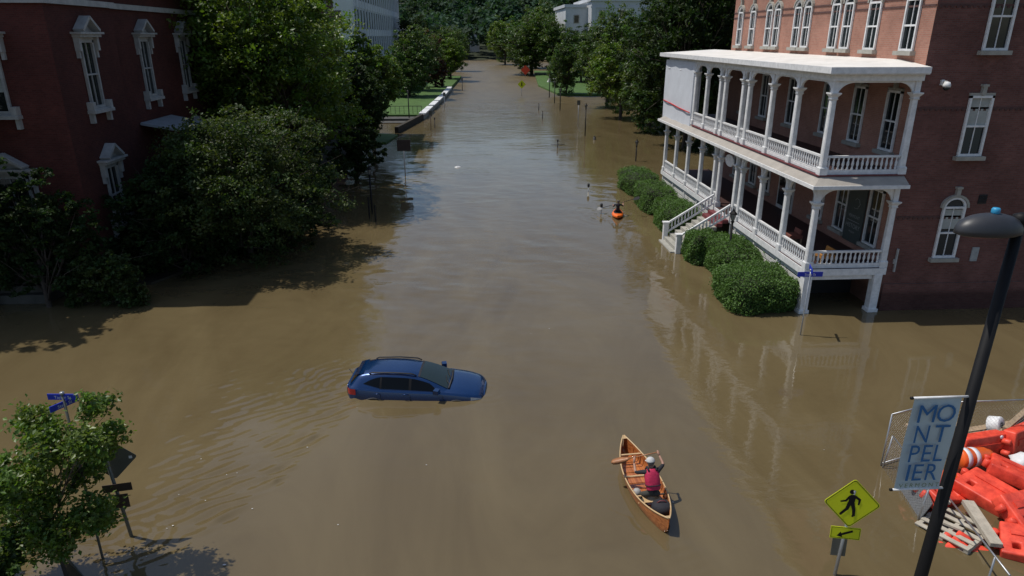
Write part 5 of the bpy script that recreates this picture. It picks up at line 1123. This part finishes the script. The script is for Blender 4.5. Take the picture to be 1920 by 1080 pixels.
# diamond signs -------------------------------------------------
def diamond(e, c, rz, s, mat, back, border=None, tilt=0.0):
    c = Vector(c); m3 = Matrix.Rotation(rz, 3, 'Z') @ Matrix.Rotation(tilt, 3, 'X'); ax = m3 @ Vector((1,0,0)); ay = m3 @ Vector((0,0,1)); n = ax.cross(ay)
    r = s*.7071; rc = .06; P = []
    for k in range(4):
        a = math.pi/2*k
        for d in (-.5, -.25, 0, .25, .5): P.append(((r-rc*1.41)*math.cos(a)+rc*math.cos(a+d*math.pi/2), (r-rc*1.41)*math.sin(a)+rc*math.sin(a+d*math.pi/2)))
    mb = MB(); mb.prism(P, c, ax, ay, .01, 0); f = mb.build('diamond_plate', mat, e)
    if border:
        k = len(P); q = [(x*.965, y*.965) for x, y in P]; q2 = [(x*.935, y*.935) for x, y in P]; o = c+n*.0135
        vs = [o+ax*x+ay*y for x, y in q]+[o+ax*x+ay*y for x, y in q2]; mb = MB(); mb.add(vs, [(i, (i+1)%k, k+(i+1)%k, k+i) for i in range(k)]); mb.build('border', border, f)
    return f, c, ax, ay, n
def flat(parent, polys, c, ax, ay, n, mat, name, off=.0145):
    mb = MB()
    for P in polys: mb.add([c+n*off+ax*x+ay*y for x, y in P], [tuple(range(len(P)))])
    return mb.build(name, mat, parent)
PX, PY = 7.68, 11.32
e = wempty('pedestrian_sign', (PX, PY, 0), 'yellow diamond pedestrian crossing sign with arrow plate on a grey post', 'traffic sign')
mb = MB(); mb.tube([(PX-.02,PY+.03,-1.5),(PX+.08,PY+.04,2.2)], .036, 8); mb.build('post', M['galv'], e)
f, c, ax, ay, n = diamond(e, (PX+.055, PY-.0, 1.90), R(-12), .80, M['yellow'], None, M['black'], tilt=R(-6))
ink = M['black']
def stroke(a, b, w0, w1):
    a = Vector((a[0],a[1])); b = Vector((b[0],b[1])); d = (b-a).normalized(); p = Vector((-d.y, d.x)); return [tuple(a+p*w0), tuple(a-p*w0), tuple(b-p*w1), tuple(b+p*w1)]
def blob(x, y, r): return [(x+r*math.cos(t), y+r*math.sin(t)) for t in np.linspace(0, 2*math.pi, 16, endpoint=False)]
walk = [blob(-.03,.27,.052), [(-.06,.2),(-.085,.02),(.035,.0),(.06,.17),(.03,.205)], stroke((-.055,.17),(-.13,.06),.026,.022), stroke((-.13,.06),(-.235,.035),.022,.016), stroke((.035,.17),(.135,.105),.028,.024), stroke((.135,.105),(.125,-.02),.024,.017),
        stroke((-.045,.03),(-.09,-.12),.042,.033), stroke((-.09,-.12),(-.2,-.25),.033,.026), stroke((.0,.02),(.045,-.13),.042,.033), stroke((.045,-.13),(.06,-.28),.033,.028), stroke((.06,-.28),(.02,-.285),.022,.018), blob(-.13,.06,.022), blob(.135,.105,.024), blob(-.09,-.12,.033), blob(.045,-.13,.033), blob(-.2,-.25,.026)]
for i, P in enumerate(walk): flat(f, [P], c, ax, ay, n, ink, 'walking_figure' if i == 0 else 'walking_figure', .0145+.0004*i)
c2 = Vector((PX+.04, PY-.0, 1.15)); mb = MB(); mb.prism([(-.3,-.14),(.3,-.14),(.3,.14),(-.3,.14)], c2, ax, ay, .01); ap = mb.build('arrow_plate', M['yellow'], e)
mb = MB()
for a, b in (((-.285,-.125),(.285,-.117)),((-.285,.117),(.285,.125)),((-.285,-.117),(-.277,.117)),((.277,-.117),(.285,.117))):
    mb.add([c2+n*.0135+ax*x+ay*y for x, y in ((a[0],a[1]),(b[0],a[1]),(b[0],b[1]),(a[0],b[1]))], [(0,1,2,3)])
mb.build('border', ink, ap)
flat(ap, [stroke((.14,.06),(-.08,-.035),.025,.025)], c2, ax, ay, n, ink, 'arrow_shaft'); flat(ap, [[(-.17,-.075),(-.05,-.1),(-.075,-.035),(-.095,.03)]], c2, ax, ay, n, ink, 'arrow_head', .015)
mb = MB(); mb.prism([(-.15,-.24),(.15,-.24),(.15,.22),(-.15,.22)], (PX+.02, PY+.09, .74), ax, ay, .01); mb.build('rear_plate', M['signback'], e)

e = wempty('warning_sign', (-8.11, 13.51, 0), 'grey back of a diamond sign with small plates beside the young maple', 'traffic sign')
mb = MB(); mb.tube([(-8.05,13.51,-1.4),(-8.32,13.47,2.75)], .04, 8); mb.build('post', M['signback'], e)
f, c, ax, ay, n = diamond(e, (-8.22, 13.56, 2.10), R(10), .76, M['signback'], None)
mb = MB(); mb.add([c-n*.004+ax*x+ay*y for x, y in ((.40,-.05),(.46,-.02),(.44,.05),(.37,.03))], [(0,1,2,3)]); mb.add([c+n*.0145+ax*x+ay*y for x, y in ((.36,-.04),(.43,-.04),(.43,.03),(.36,.03))], [(0,1,2,3)]); mb.build('sticker', M['sticker'], f)
mb = MB(); mb.prism([(-.3,-.1),(.3,-.1),(.3,.1),(-.3,.1)], (-8.14,13.4,1.44), ax, ay, .012); mb.build('brown_plate', M['brownback'], e)
mb = MB(); mb.prism([(-.16,-.18),(.16,-.18),(.16,.18),(-.16,.18)], (-8.12,13.4,1.08), ax, ay, .012); mb.build('lower_plate', M['brownback'], e)
e = wempty('fallen_sign', (-8.9, 12.0, .2), 'grey metal sheet half sunk in the water at the foot of the young maple', 'metal sheet')
mb = MB(); mb.obox((-8.98, 12.55, .1), (.95, .02, .55), Matrix.Rotation(-.5, 3, 'Z') @ Matrix.Rotation(.7, 3, 'Y') @ Matrix.Rotation(.3, 3, 'X')); mb.build('sheet', M['signback'], e)

# black street lamp with the town banner ------------------------
LX, LY = 8.10, 9.53
e = wempty('street_lamp', (LX, LY, 0), 'tall black street lamp with flat dome head in the right foreground', 'street lamp')
mb = MB(); mb.tube([(LX,LY,-1.5),(LX,LY,.4),(LX+.13,LY,8.42)], [.125,.11,.08], 16); mb.build('post', M['black'], e)
mb = MB(); mb.lathe([(.2,0),(.2,.25),(.15,.32),(.15,.5),(.13,.6)], (LX,LY,-.3), 16); mb.build('base', M['black'], e)
mb = MB(); mb.tube([(LX+.13,LY,8.30),(LX-.2,LY,8.34)], .045, 8); mb.lathe([(.11,-.1),(.115,.06),(.03,.1)], (LX+.13,LY,8.42), 12); mb.build('arm', M['black'], e)
hd = MB(); n_, k = 12, 22; vs = []
for t, s in ((-.07,.86),(-.05,1.0),(0,1.0),(.05,.95),(.1,.82),(.14,.62),(.165,.38),(.175,.12)):
    for j in range(k): a = 2*math.pi*j/k; vs.append((LX-.34+.52*s*math.cos(a), LY+.26*s*math.sin(a), 8.28+t*1.35))
hd.add(vs, [(i*k+j, i*k+(j+1)%k, (i+1)*k+(j+1)%k, (i+1)*k+j) for i in range(7) for j in range(k)]+[tuple(range(k-1,-1,-1)), tuple(7*k+j for j in range(k))], 0, True); h = hd.build('lamp_head', plain('dark_grey_enamel', (.03,.032,.038), .45, .15, 4), e)
mb = MB(); mb.lathe([(.055,0),(.06,.02),(.06,.07),(.045,.09)], (LX-.30,LY,8.51), 14); mb.build('photocell', plain('photocell_blue', (.03,.28,.5), .4), h)
e = wempty('banner', (LX-.45, LY, 3.8), 'light blue grey town banner reading MONTPELIER hung from the black lamp post', 'banner')
bw0, bw1, bz0, bz1 = LX-.91, LX-.10, 3.62, 5.42; rows = 12; vs = []
for i in range(rows+1):
    t = i/rows
    for j in range(7): u = j/6; vs.append((bw0+(bw1-bw0)*u, LY-.03+.03*math.sin(3.1*t+2.2*u)*math.sin(math.pi*t), bz0+(bz1-bz0)*t))
mb = MB(); mb.add(vs, [(i*7+j, i*7+j+1, (i+1)*7+j+1, (i+1)*7+j) for i in range(rows) for j in range(6)], 0, True); mb.build('cloth', plain('banner_cloth', (.46,.55,.58), .7, .08, 2), e)
for z in (bz0, bz1): mb = MB(); mb.tube([(bw0-.03,LY-.03,z),(LX,LY-.03,z)], .022, 8); mb.build('banner_rod', M['white'], e); 
for z in (bz0, bz1): mb = MB(); mb.tube([(bw0-.07,LY-.03,z),(bw0-.03,LY-.03,z)], .026, 8); mb.build('rod_end', M['black'], e)
ib = plain('banner_blue_ink', (.02,.13,.33), .6, .05); 
for ch, u, w, z in (('M', -.16, .30, 5.14), ('O', .17, .32, 5.14), ('N', -.17, .24, 4.75), ('T', .17, .26, 4.75), ('P', -.22, .17, 4.37), ('E', .0, .16, 4.37), ('L', .21, .16, 4.37), ('I', -.25, .05, 3.99), ('E', -.08, .17, 3.99), ('R', .17, .21, 3.99)):
    me = text_mesh(ch, .52, ib); co = np.array([v.co[:] for v in me.vertices]); mn, mx = co.min(0), co.max(0)
    me.transform(Matrix.Diagonal((w/(mx[0]-mn[0]), .33/(mx[1]-mn[1]), 1, 1)) @ Matrix.Translation((-(mn[0]+mx[0])/2, -(mn[1]+mx[1])/2, 0)))
    place_text(me, ((bw0+bw1)/2+u, LY-.075, z), (1,0,0), (0,0,1), e)
place_text(text_mesh('VERMONT', .115, plain('banner_green_ink', (.14,.2,.1), .6), spacing=1.5), ((bw0+bw1)/2, LY-.07, 3.72), (1,0,0), (0,0,1), e)

# lantern lamps along the right bank ---------------------------
def lantern(loc, h, label, sc=1.0):
    e = empty('lantern_post', loc, label, 'street lamp', 'black lantern posts in the flood')
    mb = MB(); mb.tube([(0,0,-2),(0,0,h-.62)], [.075*sc,.055*sc], 8); mb.lathe([(.06,0),(.1,.05),(.05,.12)], (0,0,h-.72), 8); mb.build('post', M['black'], e)
    mb = MB(); mb.lathe([(.06,0),(.15,.3),(.15,.32)], (0,0,h-.6), 6, sm=False); mb.build('glass', plain('lantern_glass', (.2,.22,.22), .2), e)
    mb = MB(); mb.lathe([(.2,0),(.17,.06),(.07,.16),(.05,.22),(.015,.3)], (0,0,h-.29), 6, sm=False)
    for i in range(6): a = 2*math.pi*(i+.5)/6; mb.tube([(.062*math.cos(a),.062*math.sin(a),h-.6),(.155*math.cos(a),.155*math.sin(a),h-.28)], .012, 4)
    mb.build('lantern_cap', M['black'], e)
lantern((12.60, 31.6, 0), 3.2, 'black lantern post rising out of the hedge near the stairs')
lantern((15.36, 63.5, 0), 2.05, 'black lantern post just past the farthest hedge')
lantern((13.34, 80.9, 0), 3.75, 'tall black lantern post standing in brown water on the right')
lantern((14.07, 110.4, 0), 3.5, 'black lantern post before the right lawn, second of the far row', 1.2)
lantern((14.6, 122.4, 0), 3.9, 'black lantern post at the edge of the right lawn', 1.2)
lantern((15.0, 134.4, 0), 4.3, 'farthest black lantern post on the right lawn edge', 1.3)
lantern((-8.6, 98.0, .3), 3.9, 'black lantern post by the left lawn terrace', 1.2)
lantern((-6.66, 44.6, 0), 3.2, 'leaning dark lamp post at the left bank beside the low olive tree')
def stick(name, loc, h, r, mat, label, cat, head=None, arm=0, lean=(0,0)):
    e = empty(name, loc, label, cat); mb = MB(); mb.tube([(0,0,-1.5),(lean[0],lean[1],h)], r, 7); mb.build('post', mat, e)
    if head == 'meter':
        mb = MB(); mb.lathe([(.045,0),(.085,.05),(.09,.2),(.06,.27),(.01,.29)], (0,0,h-.05), 10); mb.build('meter_head', M['blackmatt'], e)
        mb = MB(); mb.box(-.04,.04,-.092,-.08,h+.05,h+.14); mb.build('meter_window', M['glass'], e)
    if head == 'board':
        mb = MB(); mb.box(-.55,.55,-.06,-.03,h-.85,h+.05); mb.build('board', M['brownback'], e)
    if head == 'plate':
        mb = MB(); mb.box(-.2,.2,-.045,-.03,h-.55,h+.02); mb.build('plate', M['signback'], e)
    if head == 'finial':
        mb = MB(); mb.lathe([(.05,0),(.07,.05),(.02,.14)], (0,0,h), 8); mb.build('finial', mat, e)
    if arm: mb = MB(); mb.tube([(-arm,0,.28),(arm,0,.30)], .03, 6); mb.build('cross_bar', mat, e)
    return e
stick('parking_meter', (8.47, 43.7, 0), .45, .035, M['galv'], 'parking meter head above the water just left of the kayak', 'parking meter', 'meter')
stick('parking_meter', (8.70, 50.3, 0), .42, .035, M['galv'], 'parking meter head above the water behind the kayak', 'parking meter', 'meter')
stick('parking_meter', (9.05, 72.3, 0), .62, .045, M['blackmatt'], 'drowned meter post with a cross bar in mid street', 'parking meter', 'meter', arm=.75)
stick('drowned_post', (13.9, 77.7, 0), .32, .16, M['blackmatt'], 'stubby dark post right of the tall lantern in brown water', 'post', 'finial')
stick('drowned_post', (10.1, 98.7, 0), 1.0, .07, M['blackmatt'], 'short post making a wake, nearer of two in the far chop', 'post', 'finial')
stick('drowned_post', (10.7, 110.6, 0), 1.0, .07, M['blackmatt'], 'short post making a wake, farther of two in the far chop', 'post', 'finial')
stick('thin_pole', (13.6, 88.3, 0), 3.4, .035, M['galv'], 'thin grey sign pole left of the tall lantern post', 'pole', 'plate')
stick('information_board', (-5.6, 57.4, 0), 2.95, .045, M['galv'], 'dark rectangular sign board on a thin post by the left bank', 'sign', 'board')
stick('bank_post', (-6.64, 43.2, 0), 1.3, .05, M['black'], 'short black post below the leaning lamp at the left bank', 'post', 'finial')
stick('bank_post', (-6.15, 42.4, 0), .95, .05, M['black'], 'second short black post nearest the water at the left bank', 'post', 'finial')
stick('sign_pole', (-5.0, 86.8, 0), 2.4, .04, M['brownback'], 'brown sign pole left of midstream before the stone terrace', 'pole', 'plate')
stick('parking_meter', (-4.65, 89.4, 0), 1.1, .05, M['blackmatt'], 'parking meter beside the brown pole on the left bank', 'parking meter', 'meter')
stick('sign_pole', (-4.2, 113.2, 0), 2.6, .045, M['galv'], 'grey pole beside the white coping on the left', 'pole', 'plate')
stick('sign_pole', (-1.75, 153.2, 0), 2.6, .07, M['blackmatt'], 'dark pole far down the street off the end of the white coping', 'pole', 'plate')
e = wempty('road_work_sign', (15.7, 203, 0), 'far orange red diamond road work sign under the big round tree', 'traffic sign')
mb = MB(); mb.tube([(15.7,203,-1),(15.7,203,1.6)], .07, 6); mb.build('post', M['galv'], e)
f, c, ax, ay, n = diamond(e, (15.7, 202.9, 2.0), 0, 1.9, M['rust'], None)
e = wempty('crossing_sign', (10.0, 138.4, 0), 'small far yellow diamond crossing sign at the edge of the choppy water', 'traffic sign')
mb = MB(); mb.tube([(10,138.4,-1),(10,138.4,2.6)], .045, 6); mb.build('post', M['galv'], e)
f, c, ax, ay, n = diamond(e, (10, 138.3, 2.2), 0, 1.15, M['yellow'], None)
flat(f, [blob(0,.3,.1), stroke((0,.2),(0,-.05),.12,.1), stroke((0,-.05),(-.15,-.35),.06,.05), stroke((0,-.05),(.15,-.35),.06,.05)], c, ax, ay, n, ink, 'figure', .02)
# parked white car top under the far trees
e = wempty('submerged_car', (20.4, 176, 0), 'pale car roof showing by the far end of the right lawn', 'car')
mb = MB(); mb.add([(19.0,175,.2),(22.2,175,.2),(22.2,177,.2),(19.0,177,.2),(19.6,175.2,1.15),(21.4,175.2,1.15),(21.4,176.8,1.15),(19.6,176.8,1.15)], [(4,5,6,7),(0,1,5,4),(1,2,6,5),(2,3,7,6),(3,0,4,7)]); mb.build('body', M['white_old'], e)
mb = MB(); mb.box(19.75,21.3,175.03,175.16,.55,1.0); mb.build('window', M['glass'], e)
# floating scraps
def scrap(loc, s, label, mat):
    e = empty('floating_scrap', loc, label, 'debris', rz=.7); mb = MB(); mb.add([(-s,-s*.6,.0),(s,-s*.5,.02),(s*1.1,s*.6,.05),(-s*.8,s*.7,.03),(0,0,.12)], [(0,1,4),(1,2,4),(2,3,4),(3,0,4),(3,2,1,0)]); mb.build('scrap', mat, e)
scrap((-1.3, 61.2, 0), .28, 'tiny white scrap floating in mid river', M['white'])

fl = np.random.RandomState(8); mb = MB()
for i in range(30):
    x, y = (fl.normal(-6.6, 1.6), fl.normal(14.0, 1.7)) if i < 20 else (fl.uniform(-12, 10), fl.uniform(12, 40))
    r = .008+.02*fl.rand()**2; t0 = fl.rand()*3; mb.add([(x+r*(.6+.6*fl.rand())*math.cos(t0+1.047*k)*1.6, y+r*(.6+.6*fl.rand())*math.sin(t0+1.047*k), .024) for k in range(6)], [(0,1,2,3,4,5)])
setp(mb.build('foam_flecks', M['white_old']), 'tiny pale foam flecks scattered over the near water', 'foam', kind='stuff')
# ------------------------------------------------------------------ flooded construction yard, right foreground
def bake(o):
    dg = bpy.context.evaluated_depsgraph_get(); me = bpy.data.meshes.new_from_object(o.evaluated_get(dg)); old = o.data; o.modifiers.clear(); o.data = me; bpy.data.meshes.remove(old); return o
def barrier_mesh():
    """water-filled plastic barrier: stepped body, two fork slots, sunk panel, interlocking knuckles"""
    xs = [-.75,-.52,-.36,-.2,.2,.36,.52,.75]; ys = [-.48,-.3,-.12,.3,.48]; mb = MB()
    idx = {}; vs = []
    for i, x in enumerate(xs):
        for j, y in enumerate(ys):
            t = (y+.48)/.96; idx[i,j] = len(vs); vs.append((x*(1-.10*t), y, .0))
    fs = [(idx[i,j], idx[i+1,j], idx[i+1,j+1], idx[i,j+1]) for i in range(7) for j in range(4) if not (j == 1 and i in (1, 5))]
    me = bpy.data.meshes.new('b'); me.from_pydata(vs, [], fs); o = bpy.data.objects.new('b', me); COL.objects.link(o)
    s = o.modifiers.new('s', 'SOLIDIFY'); s.thickness = .34; s.offset = 0
    b = o.modifiers.new('b', 'BEVEL'); b.width = .045; b.segments = 3; b.limit_method = 'ANGLE'
    bake(o); m2 = o.data; bpy.data.objects.remove(o)
    m2.materials.clear(); m2.materials.append(M['orange'])
    for p in m2.polygons: p.use_smooth = True
    return m2
BM = barrier_mesh()
kn = MB()
for y in (-.3, .05, .36): kn.lathe([(.06,-.11),(.085,-.09),(.085,.09),(.06,.11)], (.78, y, 0), 10)
KN = kn.mesh('knuckle', M['orange'])
kb = MB()
for y in (-.13, .2): kb.lathe([(.06,-.11),(.085,-.09),(.085,.09),(.06,.11)], (-.78, y, 0), 10)
KB = kb.mesh('knuckle', M['orange'])
kp = MB(); kp.box(-.5,.5,.08,.24,.168,.20); kp.box(-.5,.5,.08,.24,-.20,-.168); KP_ = kp.mesh('raised_panel', M['orange'])
cp_ = MB(); cp_.lathe([(.05,0),(.05,.03),(.03,.035)], (.5,.4,.16), 10); CPM = cp_.mesh('fill_cap', M['sticker'])
def barrier(loc, rot, label):
    e = empty('plastic_barrier', loc, label, 'barrier', 'orange plastic barriers in the flooded yard'); e.rotation_euler = rot
    link_mesh('body', BM, e); link_mesh('knuckle', KN, e); link_mesh('knuckle', KB, e); link_mesh('raised_panel', KP_, e); link_mesh('fill_cap', CPM, e)
barrier((12.85, 13.55, .22), (.12, .1, R(-62)), 'orange plastic barrier lying flat with two slots, nearest the pallet')
barrier((13.95, 14.05, .34), (-.15, .22, R(-38)), 'orange plastic barrier lying flat behind the one nearest the pallet')
barrier((12.55, 11.7, .2), (.2, -.12, R(-30)), 'orange plastic barrier in the bottom right corner of the yard')
barrier((13.1, 12.75, .3), (.5, .15, R(20)), 'orange plastic barrier tilted at the right edge above the corner barrier')
barrier((11.6, 13.85, .16), (.25, .35, R(25)), 'orange plastic barrier half hidden behind the lamp post')
barrier((14.0, 15.55, .15), (1.45, 0, R(10)), 'orange plastic barrier standing on edge in the back of the yard')
barrier((15.3, 15.75, .2), (1.4, .1, R(28)), 'orange plastic barrier on edge at the back right of the yard')
barrier((11.25, 11.7, -.3), (.35, .3, R(-50)), 'orange plastic barrier mostly sunk in front of the pallet')
def barrel(loc, rot, label):
    e = empty('traffic_barrel', loc, label, 'barrel', 'striped traffic barrels'); e.rotation_euler = rot
    prof = [(.03,-.52),(.27,-.52),(.29,-.46),(.28,-.2),(.265,-.18),(.26,.08),(.245,.1),(.24,.34),(.2,.4),(.18,.5),(.03,.52)]
    mb = MB(); mb.lathe(prof, n=18); mb.build('drum', M['coneorange'], e)
    for z0, z1, r0, r1 in ((-.40,-.26,.2895,.284),(-.12,.02,.2655,.2635)):
        mb = MB(); mb.lathe([(r0,z0),(r1,z1)], n=18); mb.build('white_band', M['sticker'], e)
    mb = MB(); mb.tube([(-.1,0,.5),(-.09,0,.58),(.09,0,.58),(.1,0,.5)], .02, 6); mb.build('handle', M['coneorange'], e)
barrel((13.25, 14.85, .42), (R(92), 0, R(97)), 'orange traffic barrel with white bands lying on its side in the yard')
barrel((11.9, 14.35, .14), (R(80), 0, R(70)), 'traffic barrel mostly hidden behind the lamp post')
# white reel, bag, timbers
e = empty('cable_reel', (15.0, 16.35, .42), 'white cable reel standing among the timbers at the back of the yard', 'reel'); e.rotation_euler = (R(70), 0, R(35))
mb = MB(); mb.lathe([(.11,-.16),(.24,-.16),(.26,-.14),(.26,.14),(.24,.16),(.11,.16)], n=20); mb.build('roll', M['white'], e)
mb = MB(); mb.lathe([(.1,-.165),(.1,.168)], n=14); mb.build('hub', M['blackmatt'], e)
e = empty('white_sack', (14.6, 14.75, .3), 'crumpled white sack between the orange barriers', 'sack', rz=.5)
mb = MB(); rg = np.random.RandomState(4); vs = []; k = 14
for i in range(8):
    ph = -math.pi/2+math.pi*i/7
    for j in range(k): a = 2*math.pi*j/k; r_ = 1+.12*rg.randn(); vs.append((.38*r_*math.cos(ph)*math.cos(a), .26*r_*math.cos(ph)*math.sin(a), .2*math.sin(ph)))
mb.add(vs, [(i*k+j, i*k+(j+1)%k, (i+1)*k+(j+1)%k, (i+1)*k+j) for i in range(7) for j in range(k)], 0, True); mb.build('sack', M['white'], e)
mb = MB(); mb.tube([(.33,0,.05),(.42,.02,.12),(.47,.05,.1)], [.06,.04,.07], 8); mb.build('tied_neck', M['white'], e)
def timber(a, b, w, h, label, mat='wood'):
    a = Vector(a); b = Vector(b); e = wempty('timber', tuple((a+b)/2), label, 'timber', 'loose timbers in the yard')
    mb = MB(); mb.beam(a, b, w, h); mb.build('plank', M[mat], e)
    d = (b-a).normalized(); mb = MB(); mb.beam(b, b+d*.012, w*.96, h*.96); mb.build('sawn_end', M['palewood'], e)
rg = np.random.RandomState(9)
TL = [((12.6,16.2,.28),(14.2,16.6,.36),.12,.1),((12.5,15.9,.2),(14.6,16.1,.26),.15,.08),((12.9,16.6,.2),(14.0,16.3,.45),.1,.1),((14.2,16.4,.2),(16.4,16.7,.3),.2,.12),((14.0,15.95,.38),(16.6,16.3,.42),.14,.07),((12.4,16.45,.42),(13.8,16.9,.42),.12,.08),((13.2,15.75,.44),(15.2,15.9,.48),.12,.06),((15.0,16.0,.5),(16.5,17.0,.55),.14,.1)]
TN = ['lowest grey timber left of the white reel', 'front long timber under the back barriers', 'steep short timber in the pile left of the reel', 'thick timber right of the white reel', 'thin plank lying across the back of the pile', 'topmost short timber of the left pile', 'thin pale lath lying over the left pile', 'slanting timber at the far right of the pile']
for (a, b, w, h), t in zip(TL, TN): timber(a, b, w, h, t)
timber((11.95,13.2,.3), (11.6,11.75,.26), .26, .1, 'long pale brown plank beside the pallet', 'palewood')
timber((11.0,13.6,.25), (11.5,13.2,.3), .1, .06, 'short splintered board behind the grey panel', 'palewood')
timber((10.9,12.9,.12), (11.25,12.35,.2), .12, .05, 'short grey board at the foot of the pallet', 'palewood')
def pallet(loc, rot, label):
    e = empty('wooden_pallet', loc, label, 'pallet', 'pale wooden pallets'); e.rotation_euler = rot
    for i in range(5): mb = MB(); y = -.5+.25*i; mb.box(-.6,.6,y-.06,y+.06,.1,.125); mb.build('deck_board', M['palewood'], e)
    for x in (-.55, 0, .55): mb = MB(); mb.box(x-.045,x+.045,-.55,.55,.0,.099); mb.build('stringer', M['palewood'], e)
    for y in (-.48, 0, .48): mb = MB(); mb.box(-.6,.6,y-.06,y+.06,-.026,-.001); mb.build('bottom_board', M['palewood'], e)
pallet((11.2, 12.55, .02), (.08, -.06, R(-62)), 'pale wooden pallet lying half sunk beside the lamp post')
# grey printed panel on the fence
e = wempty('fence_panel_sign', (10.75, 13.7, 0), 'dark grey printed panel leaning at the left corner of the yard fence', 'panel')
A, B = Vector((10.98,14.5,.02)), Vector((10.58,13.0,-.25)); d = (B-A); up = Vector((.42,-.02,.95)).normalized()
mb = MB(); mb.prism([(0,0),(1,0),(1,.78),(0,.78)], A, d, up, .015); pn = mb.build('panel', plain('grey_panel', (.14,.145,.15), .55, .12, 3), e)
nrm = d.cross(up).normalized(); mb = MB(); rg = np.random.RandomState(3)
for i in range(9):
    u = .12+.08*(i//3)+.02*rg.rand(); v = .3+.12*(i % 3); mb.add([A+d*u+up*v-nrm*.002, A+d*(u+.05)+up*(v+.01)-nrm*.002, A+d*(u+.06)+up*(v+.09)-nrm*.002, A+d*(u+.01)+up*(v+.08)-nrm*.002], [(0,1,2,3)])
    mb.add([A+d*u+up*v+nrm*.018, A+d*(u+.05)+up*(v+.01)+nrm*.018, A+d*(u+.06)+up*(v+.09)+nrm*.018, A+d*(u+.01)+up*(v+.08)+nrm*.018], [(0,1,2,3)])
mb.build('printed_marks', M['sticker'], pn)
def fence_panel(a, b, h, label, lean=(0,0)):
    a = Vector(a); b = Vector(b); e = wempty('chain_link_panel', tuple((a+b)/2), label, 'fence', 'chain link fence panels')
    u = Vector((lean[0], lean[1], h)); 
    for q in (.04, 1.0): mb = MB(); mb.tube([a+u*q, b+u*q], .02, 6); mb.build('rail', M['galv'], e)
    for p in (a, b): mb = MB(); mb.tube([p-u*.3, p+u*1.0], .022, 6); mb.build('post', M['galv'], e)
    mb = MB(); L = (b-a).length; n = int((L+h)/.11)
    for i in range(n):
        for s in (0, 1):
            t0 = i*.11; x0, z0 = (t0, 0) if t0 <= L else (L, t0-L); x1, z1 = (t0-h, h) if t0 >= h else (0, t0)
            if s: x0, x1 = L-x0, L-x1
            mb.tube([a+(b-a)*(x0/L)+u*(z0/h), a+(b-a)*(x1/L)+u*(z1/h)], .0022, 3, caps=False)
    m_ = mb.build('wire_mesh', M['galv'], e); m_['kind'] = 'stuff'
fence_panel((10.98,15.2,0), (13.2,15.95,0), 1.6, 'chain link panel at the back left of the yard')
fence_panel((13.25,15.98,0), (16.6,16.0,0), 1.45, 'chain link panel along the back of the yard')
fence_panel((10.62,13.0,-.1), (10.96,15.1,-.1), 1.1, 'low slanted chain link panel at the left corner behind the banner', lean=(.1,0))
e = wempty('fallen_pipe', (10.6, 11.4, .9), 'thin grey fence pipe slanting over the pallet towards the camera', 'pipe')
mb = MB(); mb.tube([(11.35,13.25,.55),(10.75,11.1,.85),(10.45,10.1,1.0)], .022, 7); mb.build('pipe', M['galv'], e)
mb = MB(); mb.tube([(10.62,10.7,.9),(10.62,10.72,-.6)], .022, 7); mb.build('leg', M['galv'], e)
